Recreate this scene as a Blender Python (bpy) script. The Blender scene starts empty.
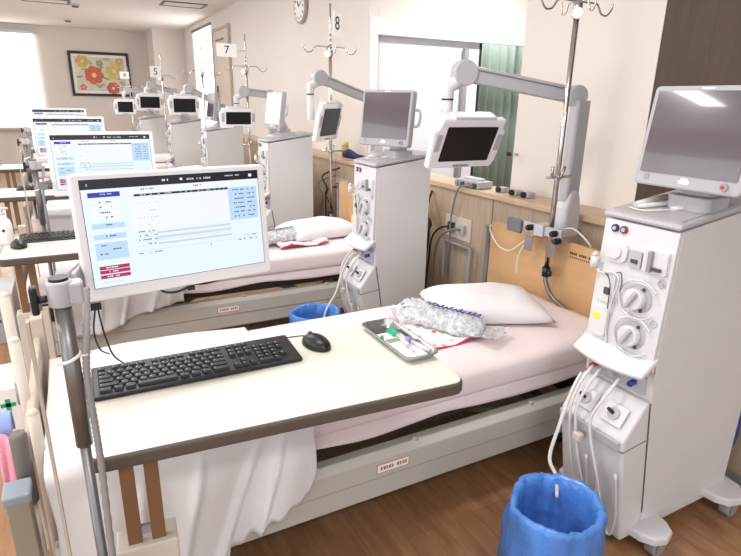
import bpy, bmesh, math, random
from mathutils import Vector, Matrix, noise
PI = math.pi
C = bpy.context.scene.collection
rnd = random.Random(7)

# ------------------------------------------------------------ materials
def s2l(c):
    return tuple(((v/255)/12.92 if v/255 <= .04045 else (((v/255)+.055)/1.055)**2.4) for v in c)
MATS = {}
def mat(name, rgb, rough=.5, metal=0., var=.04, scale=8., emit=0., trans=0., bump=0., bscale=60., coat=0., alpha=1., ecol=None, ior=1.45):
    if name in MATS: return MATS[name]
    m = bpy.data.materials.new(name); m.use_nodes = True
    nt = m.node_tree; b = nt.nodes['Principled BSDF']
    col = s2l(rgb)
    b.inputs['Roughness'].default_value = rough
    b.inputs['Metallic'].default_value = metal
    b.inputs['Transmission Weight'].default_value = trans
    b.inputs['Coat Weight'].default_value = coat
    b.inputs['Alpha'].default_value = alpha
    b.inputs['IOR'].default_value = ior
    tc = nt.nodes.new('ShaderNodeTexCoord')
    if var > 0:
        n = nt.nodes.new('ShaderNodeTexNoise'); n.inputs['Scale'].default_value = scale; n.inputs['Detail'].default_value = 3
        nt.links.new(tc.outputs['Object'], n.inputs['Vector'])
        r = nt.nodes.new('ShaderNodeValToRGB')
        r.color_ramp.elements[0].position = .3; r.color_ramp.elements[1].position = .7
        r.color_ramp.elements[0].color = tuple(max(0, v*(1-var)) for v in col)+(1,)
        r.color_ramp.elements[1].color = tuple(min(1, v*(1+var)) for v in col)+(1,)
        nt.links.new(n.outputs['Fac'], r.inputs['Fac']); nt.links.new(r.outputs['Color'], b.inputs['Base Color'])
    else:
        b.inputs['Base Color'].default_value = col+(1,)
    if emit > 0:
        b.inputs['Emission Color'].default_value = (s2l(ecol) if ecol else col)+(1,)
        b.inputs['Emission Strength'].default_value = emit
    if bump > 0:
        n2 = nt.nodes.new('ShaderNodeTexNoise'); n2.inputs['Scale'].default_value = bscale; n2.inputs['Detail'].default_value = 4
        nt.links.new(tc.outputs['Object'], n2.inputs['Vector'])
        bp = nt.nodes.new('ShaderNodeBump'); bp.inputs['Strength'].default_value = bump; bp.inputs['Distance'].default_value = .01
        nt.links.new(n2.outputs['Fac'], bp.inputs['Height']); nt.links.new(bp.outputs['Normal'], b.inputs['Normal'])
    MATS[name] = m
    return m

def wood_mat(name, c1, c2, sc=(1, 1, 1), rough=.5, plank=None, coat=0.):
    m = bpy.data.materials.new(name); m.use_nodes = True; nt = m.node_tree; b = nt.nodes['Principled BSDF']
    b.inputs['Roughness'].default_value = rough; b.inputs['Coat Weight'].default_value = coat
    tc = nt.nodes.new('ShaderNodeTexCoord'); mp = nt.nodes.new('ShaderNodeMapping'); mp.inputs['Scale'].default_value = sc
    nt.links.new(tc.outputs['Object'], mp.inputs['Vector'])
    n = nt.nodes.new('ShaderNodeTexNoise'); n.inputs['Scale'].default_value = 4; n.inputs['Detail'].default_value = 6; n.inputs['Distortion'].default_value = .6
    nt.links.new(mp.outputs['Vector'], n.inputs['Vector'])
    r = nt.nodes.new('ShaderNodeValToRGB'); r.color_ramp.elements[0].position = .32; r.color_ramp.elements[1].position = .7
    r.color_ramp.elements[0].color = s2l(c1)+(1,); r.color_ramp.elements[1].color = s2l(c2)+(1,)
    nt.links.new(n.outputs['Fac'], r.inputs['Fac'])
    out = r.outputs['Color']
    if plank:
        w, l, gap = plank
        br = nt.nodes.new('ShaderNodeTexBrick')
        br.inputs['Scale'].default_value = 1; br.inputs['Brick Width'].default_value = l; br.inputs['Row Height'].default_value = w
        br.inputs['Mortar Size'].default_value = gap; br.inputs['Mortar Smooth'].default_value = .3
        br.inputs['Color1'].default_value = (.90, .90, .90, 1); br.inputs['Color2'].default_value = (1.06, 1.05, 1.04, 1); br.inputs['Mortar'].default_value = (.72, .68, .66, 1)
        rot = nt.nodes.new('ShaderNodeMapping'); rot.inputs['Rotation'].default_value = (0, 0, PI/2)
        nt.links.new(tc.outputs['Object'], rot.inputs['Vector']); nt.links.new(rot.outputs['Vector'], br.inputs['Vector'])
        mx = nt.nodes.new('ShaderNodeMixRGB'); mx.blend_type = 'MULTIPLY'; mx.inputs['Fac'].default_value = 1
        nt.links.new(out, mx.inputs['Color1']); nt.links.new(br.outputs['Color'], mx.inputs['Color2']); out = mx.outputs['Color']
    nt.links.new(out, b.inputs['Base Color'])
    MATS[name] = m
    return m

def spot_mat(name, base, spots, scale=18, thr=.33, rough=.8):
    """white ground with coloured voronoi blotches (printed flowers)"""
    m = bpy.data.materials.new(name); m.use_nodes = True; nt = m.node_tree; b = nt.nodes['Principled BSDF']; b.inputs['Roughness'].default_value = rough
    tc = nt.nodes.new('ShaderNodeTexCoord'); v = nt.nodes.new('ShaderNodeTexVoronoi'); v.inputs['Scale'].default_value = scale
    nt.links.new(tc.outputs['Object'], v.inputs['Vector'])
    sep = nt.nodes.new('ShaderNodeSeparateColor'); nt.links.new(v.outputs['Color'], sep.inputs['Color'])
    r = nt.nodes.new('ShaderNodeValToRGB'); r.color_ramp.interpolation = 'CONSTANT'
    els = r.color_ramp.elements; k = len(spots)
    els[0].position = 0; els[0].color = s2l(spots[0])+(1,); els[1].position = 1/k; els[1].color = s2l(spots[1 % k])+(1,)
    for i in range(2, k):
        e = els.new(i/k); e.color = s2l(spots[i])+(1,)
    nt.links.new(sep.outputs['Red'], r.inputs['Fac'])
    lt = nt.nodes.new('ShaderNodeMath'); lt.operation = 'LESS_THAN'; lt.inputs[1].default_value = thr
    nt.links.new(v.outputs['Distance'], lt.inputs[0])
    mx = nt.nodes.new('ShaderNodeMixRGB'); mx.inputs['Color1'].default_value = s2l(base)+(1,)
    nt.links.new(lt.outputs[0], mx.inputs['Fac']); nt.links.new(r.outputs['Color'], mx.inputs['Color2'])
    nt.links.new(mx.outputs['Color'], b.inputs['Base Color'])
    MATS[name] = m
    return m

WALL = mat('warm_white_wall', (226, 220, 214), .9, var=.015, scale=2, bump=.08, bscale=180)
WALLB = mat('back_wall_paper', (222, 215, 208), .9, var=.015, scale=2, bump=.08, bscale=180)
CEIL = mat('ceiling_board', (238, 234, 230), .95, var=.01)
FLOOR = wood_mat('vinyl_wood_floor', (142, 102, 70), (172, 130, 94), (6, 1, 1), .32, (.15, .9, .002), .3)
LEDGE = wood_mat('ledge_light_oak', (196, 170, 142), (212, 188, 160), (12, .8, 12), .45)
PARTW = wood_mat('partition_oak_laminate', (172, 154, 134), (194, 176, 154), (12, 12, .7), .5)
BROWN = wood_mat('dark_walnut_panel', (66, 50, 39), (80, 62, 48), (10, 10, .8), .55)
HEADW = wood_mat('honey_wood_headboard', (198, 156, 112), (208, 168, 124), (3, 1, 3), .4)
WHITE = mat('machine_white', (212, 212, 215), .35, var=.01)
MONW = mat('monitor_white', (236, 236, 240), .35, var=.01)
SIDE = mat('machine_side_grey', (212, 211, 213), .45, var=.015, bump=.03, bscale=400)
LGREY = mat('light_grey_plastic', (180, 180, 185), .4, var=.02)
MGREY = mat('mid_grey_plastic', (150, 148, 150), .45, var=.02)
SEAM = mat('seam_grey', (120, 118, 118), .6, var=0)
DGREY = mat('dark_grey_plastic', (72, 72, 76), .45, var=.03)
BLACK = mat('black_plastic', (26, 27, 30), .38, var=.05)
KEYM = mat('keycap_black', (34, 35, 38), .45, var=.05)
LEGEND = mat('key_legend', (150, 152, 155), .6, var=0)
CHROME = mat('chrome_steel', (206, 204, 202), .2, 1., var=.02)
STEEL = mat('brushed_steel', (190, 190, 190), .25, .95, var=.03)
POSTM = mat('anodised_grey_post', (132, 131, 132), .35, .75, var=.03)
TAUPE = mat('taupe_table_edge', (88, 78, 71), .55, var=.04)
TTOP = mat('table_top_cream', (218, 218, 209), .35, var=.01)
BRONZE = mat('bronze_leg', (134, 104, 74), .4, .35, var=.04)
BEIGE = mat('beige_plastic', (208, 198, 186), .5, var=.03)
TAN = mat('tan_board', (190, 178, 164), .5, var=.05, scale=30)
BEDG = mat('bed_frame_grey', (196, 192, 184), .45, .1, var=.02)
BEDD = mat('bed_frame_dark', (52, 44, 40), .7, var=.05)
PINK = mat('pale_pink_sheet', (236, 221, 223), .85, var=.015, scale=4, bump=.25, bscale=14)
CLOTH = mat('white_cotton', (228, 226, 228), .85, var=.01, bump=.25, bscale=12)
PILLOW = mat('white_pillow_cotton', (230, 227, 230), .85, var=.01, bump=.25, bscale=16)
TOWEL = mat('pink_towel', (232, 160, 178), .95, var=.08, scale=40, bump=.5, bscale=160)
BLUEC = mat('light_blue_cloth', (150, 170, 226), .9, var=.05)
BAG = mat('blue_poly_bag', (92, 150, 232), .22, var=.16, scale=9, trans=.25, bump=.9, bscale=16)
BIN = mat('blue_bin_plastic', (48, 112, 196), .4, var=.03)
TUBEW = mat('clear_white_tube', (232, 230, 230), .2, var=0, trans=.25)
RED = mat('red_plastic', (196, 44, 52), .4, var=0)
BLUE = mat('blue_plastic', (46, 62, 150), .4, var=0)
NAVY = mat('navy_plastic', (34, 42, 92), .35, var=.03)
GREEN = mat('green_plastic', (40, 168, 122), .4, var=0)
YELLOW = mat('yellow_label', (246, 220, 60), .6, var=0)
LILAC = mat('lilac_stopper', (140, 146, 206), .4, var=0)
SCRD = mat('dark_glass_screen', (92, 84, 90), .12, var=.05, scale=3, coat=.6)
SCRB = mat('black_glass_screen', (12, 12, 14), .35, var=0)
SCRW = mat('painted_glare_screen', (236, 238, 240), .25, var=0, emit=.35)  # glare painted into the screen: white base colour plus a faint glow
CURTG = mat('green_curtain', (160, 176, 168), .85, var=.05)
DOORW = mat('white_door_panel', (236, 240, 246), .3, var=.005)
DARKG = mat('dark_frame', (40, 42, 42), .5, var=0)
PAPER = mat('white_paper', (244, 242, 240), .7, var=0)
INK = mat('black_ink', (30, 30, 32), .7, var=0)
BROWNINK = mat('brown_ink', (92, 58, 34), .7, var=0)
BLIND = mat('backlit_blind', (250, 250, 248), .9, var=0, emit=2.2)
CORD = mat('grey_cord', (128, 126, 126), .5, var=0)
CORDB = mat('black_cord', (34, 36, 44), .5, var=0)
CORDW = mat('white_lead', (226, 222, 216), .5, var=0)
LAMPE = mat('lamp_diffuser', (255, 252, 246), .6, var=0, emit=5.)
AMBER = mat('amber_liquid', (188, 172, 88), .2, var=0)
FILM = mat('clear_film', (214, 216, 222), .08, var=.12, scale=40, trans=.55, bump=.8, bscale=70, alpha=.85)
PRINTB = mat('blue_print', (40, 62, 150), .4, var=0)
FLORAL = spot_mat('floral_paper', (240, 234, 228), [(228, 96, 96), (240, 180, 176), (196, 206, 180), (240, 200, 140)], 26, .32)
def SC(n, rgb, e): return mat(n, (22, 24, 28), .3, var=0, emit=e*.80, ecol=rgb)
S_BG = SC('screen_pale', (230, 243, 253), 1.); S_TOP = SC('screen_bar', (24, 26, 40), .5); S_W = SC('screen_white', (244, 248, 252), .95)
S_BLUE = SC('screen_blue_button', (52, 48, 190), .8); S_LB = SC('screen_light_blue', (194, 222, 250), .95); S_RED = SC('screen_crimson', (196, 40, 96), .75)
S_G = SC('screen_grey_line', (214, 222, 230), .9); S_K = SC('screen_dark_text', (70, 76, 90), .6)

# ------------------------------------------------------------ mesh builder
class MB:
    def __init__(s): s.b = bmesh.new(); s.mi = 0; s.M = Matrix()
    def m(s, i): s.mi = i; return s
    def _f(s, vs, smooth=False):
        try: f = s.b.faces.new(vs)
        except ValueError: return
        f.material_index = s.mi; f.smooth = smooth
    def v(s, p): return s.b.verts.new(s.M @ Vector(p))
    def box(s, lo, hi):
        x0, y0, z0 = lo; x1, y1, z1 = hi
        v = [s.v(p) for p in ((x0,y0,z0),(x1,y0,z0),(x1,y1,z0),(x0,y1,z0),(x0,y0,z1),(x1,y0,z1),(x1,y1,z1),(x0,y1,z1))]
        for q in ((0,3,2,1),(4,5,6,7),(0,1,5,4),(1,2,6,5),(2,3,7,6),(3,0,4,7)): s._f([v[i] for i in q])
        return s
    def prism(s, pts, axis, a, b, smooth=False):
        """closed polygon pts in the two other axes, extruded along axis from a to b"""
        def mk(p, t):
            return (t, p[0], p[1]) if axis == 0 else ((p[0], t, p[1]) if axis == 1 else (p[0], p[1], t))
        A = [s.v(mk(p, a)) for p in pts]; B = [s.v(mk(p, b)) for p in pts]; n = len(pts)
        s._f(A[::-1]); s._f(B)
        for i in range(n): s._f([A[i], A[(i+1) % n], B[(i+1) % n], B[i]], smooth)
        return s
    def tube(s, pts, r, n=8, cap=True, sm=True, rs=None):
        pts = [Vector(p) for p in pts]; rings = []
        up = Vector((0, 0, 1)); prev = None
        for i, p in enumerate(pts):
            d = (pts[min(i+1, len(pts)-1)]-pts[max(i-1, 0)])
            if d.length < 1e-9: d = Vector((0, 0, 1))
            d.normalize()
            if prev is None:
                a = d.cross(up) if abs(d.z) < .9 else d.cross(Vector((1, 0, 0)))
            else:
                a = prev-d*prev.dot(d)
            a.normalize(); prev = a; c = d.cross(a)
            rr = rs[i] if rs else r
            rings.append([s.v(p+(a*math.cos(2*PI*k/n)+c*math.sin(2*PI*k/n))*rr) for k in range(n)])
        for i in range(len(rings)-1):
            for k in range(n): s._f([rings[i][k], rings[i][(k+1) % n], rings[i+1][(k+1) % n], rings[i+1][k]], sm)
        if cap: s._f(rings[0][::-1]); s._f(rings[-1])
        return s
    def cyl(s, p0, p1, r, n=16, r2=None): return s.tube([p0, p1], r, n, rs=[r, r if r2 is None else r2])
    def curve(s, pts, r, n=8, seg=6): return s.tube(smooth_path(pts, seg), r, n)
    def ball(s, c, r, n=12, sc=(1, 1, 1)):
        rings = []
        for i in range(1, n//2+1-0):
            th = PI*i/(n//2+1)
            rings.append([s.v((c[0]+r*sc[0]*math.sin(th)*math.cos(2*PI*k/n), c[1]+r*sc[1]*math.sin(th)*math.sin(2*PI*k/n), c[2]+r*sc[2]*math.cos(th))) for k in range(n)])
        t = s.v((c[0], c[1], c[2]+r*sc[2])); bt = s.v((c[0], c[1], c[2]-r*sc[2]))
        for k in range(n): s._f([t, rings[0][k], rings[0][(k+1) % n]], True); s._f([bt, rings[-1][(k+1) % n], rings[-1][k]], True)
        for i in range(len(rings)-1):
            for k in range(n): s._f([rings[i][k], rings[i+1][k], rings[i+1][(k+1) % n], rings[i][(k+1) % n]], True)
        return s
    def lathe(s, prof, c=(0, 0, 0), n=24, fn=None):
        """prof: (r,z) list; closed only by r=0 ends"""
        rings = []
        for (r, z) in prof:
            ring = []
            for k in range(n):
                a = 2*PI*k/n; rr = r; zz = z
                if fn: rr, zz = fn(r, z, a)
                ring.append(s.v((c[0]+rr*math.cos(a), c[1]+rr*math.sin(a), c[2]+zz)))
            rings.append(ring)
        for i in range(len(rings)-1):
            for k in range(n): s._f([rings[i][k], rings[i][(k+1) % n], rings[i+1][(k+1) % n], rings[i+1][k]], True)
        return s
    def disc(s, c, r, n=20, nrm=(0, 0, 1)):
        nn = Vector(nrm).normalized(); a = nn.cross(Vector((0, 0, 1)) if abs(nn.z) < .9 else Vector((1, 0, 0))).normalized(); b = nn.cross(a)
        s._f([s.v(Vector(c)+(a*math.cos(2*PI*k/n)+b*math.sin(2*PI*k/n))*r) for k in range(n)]); return s
    def rrect(s, lo, hi, r, z0, z1, axis=2, n=6):
        """rounded rectangle prism; lo, hi in the plane of the two other axes"""
        return s.prism(rr_pts(lo, hi, r, n), axis, z0, z1)
    def grid(s, fn, nu, nv, closeu=False):
        g = [[s.v(fn(i/nu, j/nv)) for j in range(nv+1)] for i in range(nu+1)]
        for i in range(nu):
            for j in range(nv): s._f([g[i][j], g[i+1][j], g[i+1][j+1], g[i][j+1]], True)
        return s
    def quad(s, pts): s._f([s.v(p) for p in pts]); return s
    def done(s, name, mats, parent=None, bevel=0., seg=2, loc=None, solid=0., sub=0, nonorm=False):
        if not nonorm: bmesh.ops.recalc_face_normals(s.b, faces=s.b.faces[:])
        me = bpy.data.meshes.new(name); s.b.to_mesh(me); s.b.free()
        if not isinstance(mats, (list, tuple)): mats = [mats]
        for mm in mats: me.materials.append(mm)
        o = bpy.data.objects.new(name, me); C.objects.link(o)
        if parent: o.parent = parent
        if loc: o.location = loc
        if solid: md = o.modifiers.new('solid', 'SOLIDIFY'); md.thickness = solid; md.offset = 0
        if sub: md = o.modifiers.new('sub', 'SUBSURF'); md.levels = sub; md.render_levels = sub
        if bevel:
            md = o.modifiers.new('bev', 'BEVEL'); md.width = bevel; md.segments = seg; md.limit_method = 'ANGLE'; md.angle_limit = .7
            md.harden_normals = False
        return o
def rr_pts(lo, hi, r, n=6):
    x0, y0 = lo; x1, y1 = hi; out = []
    for cx, cy, a0 in ((x1-r, y1-r, 0), (x0+r, y1-r, PI/2), (x0+r, y0+r, PI), (x1-r, y0+r, 1.5*PI)):
        for k in range(n+1):
            a = a0+PI/2*k/n; out.append((cx+r*math.cos(a), cy+r*math.sin(a)))
    return out
def smooth_path(pts, seg=6):
    P = [Vector(p) for p in pts]; out = []
    for i in range(len(P)-1):
        p0 = P[max(i-1, 0)]; p1 = P[i]; p2 = P[i+1]; p3 = P[min(i+2, len(P)-1)]
        for k in range(seg):
            t = k/seg
            out.append(.5*((2*p1)+(-p0+p2)*t+(2*p0-5*p1+4*p2-p3)*t*t+(-p0+3*p1-3*p2+p3)*t**3))
    out.append(P[-1]); return out
def tag(o, label=None, cat=None, group=None, kind=None):
    if label: o['label'] = label
    if cat: o['category'] = cat
    if group: o['group'] = group
    if kind: o['kind'] = kind
    return o
def thing(name, label, cat, loc=(0, 0, 0), rz=0., group=None):
    o = bpy.data.objects.new(name, None); C.objects.link(o); o.location = loc; o.rotation_euler = (0, 0, rz); o.empty_display_size = .1
    return tag(o, label, cat, group)
KIDS = {}
def children(o): return [c for c in C.objects if c.parent == o]
def copy_tree(o, parent=None):
    kids = children(o)
    c = o.copy(); C.objects.link(c); c.parent = parent
    for ch in kids: copy_tree(ch, c)
    return c
def clone(root, loc, label, rz=None):
    c = copy_tree(root); c.location = loc; c['label'] = label
    if rz is not None: c.rotation_euler = (0, 0, rz)
    return c
def attach(o, parent):
    bpy.context.view_layer.update(); o.parent = parent; o.matrix_parent_inverse = parent.matrix_world.inverted()
def rz_mat(loc, rz=0, rx=0, ry=0):
    return Matrix.Translation(loc) @ Matrix.Rotation(rz, 4, 'Z') @ Matrix.Rotation(rx, 4, 'X') @ Matrix.Rotation(ry, 4, 'Y')

# ------------------------------------------------------------ camera
cam = bpy.data.cameras.new('camera'); co = bpy.data.objects.new('camera', cam); C.objects.link(co)
ex = Vector((.882, .128, -.453)); ey = Vector((-.470, .277, -.838))   # world X and Y seen in camera axes
ex.normalize(); ey = (ey-ex*ey.dot(ex)).normalized(); ez = ex.cross(ey)
R = Matrix((ex, ey, ez))
co.matrix_world = Matrix.Translation((0, 0, 1.5)) @ R.to_4x4()
cam.sensor_width = 36; cam.lens = 553.6/741*36; cam.clip_start = .02; cam.clip_end = 100
bpy.context.scene.camera = co

# ------------------------------------------------------------ setting
XW = 2.46; ZC = 2.84; YB = 14.0; YC = 13.0
def struct(name, mb, m, bevel=0.):
    o = mb.done(name, m, bevel=bevel); tag(o, kind='structure'); return o
struct('floor', MB().box((-5, -3, -.1), (6.2, YB+.3, 0)), FLOOR)
struct('ceiling', MB().box((-5, -3, ZC), (6.2, YB+.3, ZC+.1)), CEIL)
# near stretch of the bed-head wall, up to the alcove
struct('wall_right', MB().box((XW, 1.8, 0), (XW+.14, 2.70, ZC)), WALL)
struct('wall_right_walnut', MB().box((XW+.004, -3, 0), (XW+.14, 1.8, ZC)), BROWN)
# long stretch beyond the alcove, broken by a window near the back
m = MB(); m.box((XW, 4.659, 0), (XW+.098, 10.55, ZC)); m.box((XW, 10.55, 0), (XW+.098, 12.1, .7)); m.box((XW, 10.55, 2.72), (XW+.098, 12.1, ZC)); m.box((XW, 12.1, 0), (XW+.098, YC, ZC))
struct('wall_right_far', m, WALL)
m = MB(); m.box((XW+.05, 10.55, .7), (XW+.07, 12.1, 2.72))
w = struct('window_2', m, BLIND)
tag(MB().box((XW-.02, 10.5, 2.70), (XW-.004, 12.1, 2.745)).done('window_box', SEAM, w))
struct('wall_back', MB().box((-5, YB, 0), (2.0, YB+.15, ZC)), WALLB)
struct('wall_back_column', MB().box((1.83, YC, 0), (XW+.14, YB-.002, ZC)), WALLB)
m = MB(); m.box((-1.6, YB-.05, .86), (-.33, YB-.03, 2.66)); w = struct('window_1', m, BLIND)
MB().box((-1.65, YB-.12, 2.66), (-.28, YB-.002, 2.72)).done('window_frame', WHITE, w)
MB().box((-1.65, YB-.14, .80), (-.28, YB-.002, .85)).done('window_sill', BEIGE, w)
# alcove: closing wall with the sliding door, room beyond
m = MB(); m.box((2.56, 4.66, 2.17), (6.2, 4.78, ZC)); m.box((5.0, 4.66, 0), (6.2, 4.78, 2.35))
struct('wall_alcove', m, WALL)
struct('wall_alcove_side', MB().box((6.05, -3, 0), (6.2, 8, ZC)), WALL)
struct('wall_alcove_back', MB().box((XW+.15, 6.6, 0), (6.04, 6.7, ZC)), WALL)
d = struct('door_1', MB().box((2.58, 4.70, 0), (3.72, 4.73, 2.08)), DOORW)
m = MB(); m.box((3.50, 4.64, .7), (3.55, 4.685, 2.0)); m.box((3.51, 4.68, 1.92), (3.54, 4.702, 1.96)); m.box((3.51, 4.68, .8), (3.54, 4.702, .84))
m.done('door_handle', MGREY, d, bevel=.006)
MB().box((3.715, 4.69, 0), (3.74, 4.74, 2.08)).done('door_edge', DARKG, d)
m = MB(); m.box((2.462, 4.62, 0), (2.53, 4.658, 2.055)); m.box((2.462, 4.62, 2.056), (5.0, 4.658, 2.19)); m.box((4.95, 4.62, 0), (5.0, 4.658, 2.055))
struct('trim_1', m, DOORW, .004)
struct('trim_2', MB().box((2.53, 4.66, 0), (2.56, 4.70, 2.08)), DARKG)
m = MB(); m.grid(lambda u, v: (4.0+1.3*u, 5.5+.04*math.sin(u*60)+.1*u, .05+2.5*v), 120, 2)
tag(m.done('curtain', CURTG, solid=.003), 'grey green curtain hanging in the dim room beyond the sliding door', 'curtain')
# low partition with power points, ledge on top
struct('wall_partition', MB().box((2.25, -3, 0), (2.42, 9.5, .945)), PARTW)
m = MB(); m.box((2.225, -3, .945), (2.458, 9.5, .98)); struct('trim_3', m, LEDGE, .006)
struct('baseboard_right', MB().box((2.235, -3, .0), (2.249, 9.5, .08)), MGREY)
# panel joints in the partition
m = MB()
for y in (1.45, 2.6, 3.75, 4.9, 6.05): m.box((2.246, y, .08), (2.2498, y+.004, .94))
struct('trim_4', m, SEAM)
# window wall on the left, out of frame: the daylight side
m = MB(); m.box((-5.0, -3, 0), (-4.9, YB, .7)); m.box((-5.0, -3, 2.5), (-4.9, YB, ZC))
for y in (-3, 1.3, 5.6, 9.9, 13.7): m.box((-5.0, y, .7), (-4.9, y+.3, 2.5))
struct('wall_left', m, WALL)

# panel door frame near the far window (shallow closet door)
dd = struct('door_2', MB().box((XW-.03, 9.3, 0), (XW-.004, 10.3, 2.56)), BEIGE)
m = MB(); m.box((XW-.045, 9.26, 0), (XW-.005, 9.30, 2.60)); m.box((XW-.045, 9.30, 2.56), (XW-.005, 10.34, 2.60)); m.box((XW-.045, 10.3, 0), (XW-.005, 10.34, 2.56)); m.done('door_frame', TAN, dd)
MB().box((XW-.06, 10.1, 1.5), (XW-.031, 10.13, 1.7)).done('door_handle', SEAM, dd)
MB().box((XW-.05, 9.6, 2.40), (XW-.031, 10.1, 2.42)).done('door_closer', SEAM, dd)

# picture on the back wall
pic = thing('framed_picture', 'dark framed floral picture with red and yellow blossoms on the back wall', 'picture', (.84, YB-.001, 1.94))
W, H = .59, .45
m = MB(); t = .055
m.box((-W, -.045, -H), (W, 0, -H+t)); m.box((-W, -.045, H-t), (W, 0, H)); m.box((-W, -.045, -H+t), (-W+t, 0, H-t)); m.box((W-t, -.045, -H+t), (W, 0, H-t))
m.done('frame', mat('picture_frame_wood', (58, 40, 36), .4), pic, bevel=.006)
MB().box((-W+t, -.02, -H+t), (W-t, -.004, H-t)).done('mat_board', PAPER, pic)
MB().box((-W+.11, -.024, -H+.11), (W-.11, -.0205, H-.11)).done('artwork', mat('art_ground', (214, 212, 192), .8, var=.1, scale=6), pic)
def flower(m, cx, cz, r, n, a0=0., y=-.026):
    for k in range(n):
        a = a0+2*PI*k/n; px, pz = cx+r*.6*math.cos(a), cz+r*.6*math.sin(a)
        m._f([m.v((px+r*.42*math.cos(q*PI/5)*1.0, y-.0005*k, pz+r*.42*math.sin(q*PI/5))) for q in range(10)])
art = [(-.13, -.02, .19, 7, (206, 112, 92)), (.27, .07, .17, 8, (212, 196, 128)), (-.33, .25, .13, 6, (206, 184, 112)), (.22, -.28, .13, 7, (206, 106, 98)), (-.36, -.27, .07, 5, (222, 130, 120)), (.0, .22, .07, 5, (150, 160, 120)), (.39, .27, .08, 5, (206, 176, 120))]
for i, (cx, cz, r, n, c) in enumerate(art):
    m = MB(); flower(m, cx, cz, r, n, i); m.m(1); m.disc((cx, -.033, cz), r*.25, 12, (0, -1, 0))
    m.done('blossom', [mat('petal_%d' % i, c, .8, var=.15, scale=20), mat('blossom_heart', (240, 208, 150), .8)], pic)
m = MB()
for (cx, cz) in [(-.3, .05), (.08, -.12), (.05, .1), (-.1, -.27), (.4, -.1), (.14, .27), (-.22, .2), (.02, -.26), (.38, -.2), (-.4, -.1)]:
    a = rnd.random()*3; 
    for s_ in (0, 1.1): m._f([m.v((cx+.05*math.cos(a+s_)+.045*math.cos(q*PI/4), -.025-.0004*s_, cz+.05*math.sin(a+s_)+.022*math.sin(q*PI/4))) for q in range(8)])
m.done('leaves', mat('leaf_sage', (160, 176, 128), .8, var=.2), pic)

# clock
ck = thing('wall_clock', 'round white wall clock with pale rim high on the right wall', 'clock', (XW-.001, 6.22, 2.46))
m = MB(); m.cyl((-.04, 0, 0), (0, 0, 0), .17, 40); m.done('clock_case', mat('clock_rim', (176, 160, 148), .4, .3), ck, bevel=.008)
m = MB(); m.disc((-.042, 0, 0), .145, 40, (-1, 0, 0)); m.done('clock_face', PAPER, ck)
m = MB()
for k in range(12):
    a = k*PI/6; y, z = .118*math.sin(a), .118*math.cos(a); m.box((-.046, y-.007, z-.012), (-.0435, y+.007, z+.012))
m.done('hour_marks', INK, ck)
m = MB(); m.tube([(-.048, 0, 0), (-.048, .04, .06)], .005, 4); m.done('clock_hand', INK, ck)
m = MB(); m.tube([(-.05, 0, 0), (-.05, -.09, .04)], .0035, 4); m.done('clock_hand', INK, ck)

# ceiling bits
for (x, y, lab) in [(1.83, 9.5, 'flush ceiling air grille nearer the right wall'), (-.0, 10.3, 'flush ceiling air grille at the left of the ceiling')]:
    v = thing('ceiling_vent', lab, 'vent', (x, y, ZC-.001))
    m = MB(); m.box((-.32, -.22, -.012), (.32, -.18, 0)); m.box((-.32, .18, -.012), (.32, .22, 0)); m.box((-.32, -.18, -.012), (-.28, .18, 0)); m.box((.28, -.18, -.012), (.32, .18, 0)); m.done('frame', SEAM, v)
    MB().box((-.28, -.18, -.006), (.28, .18, -.001)).done('cover', CEIL, v)
for (x, y, lab) in [(.31, 12.6, 'small round ceiling detector above the framed picture'), (.39, 10.5, 'small round ceiling detector beside the left air grille')]:
    v = thing('smoke_detector', lab, 'detector', (x, y, ZC-.001))
    m = MB(); m.cyl((0, 0, -.02), (0, 0, 0), .07, 20); m.done('base', WHITE, v); m = MB(); m.cyl((0, 0, -.045), (0, 0, -.02), .04, 20, .055); m.done('sensor', SEAM, v)

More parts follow.
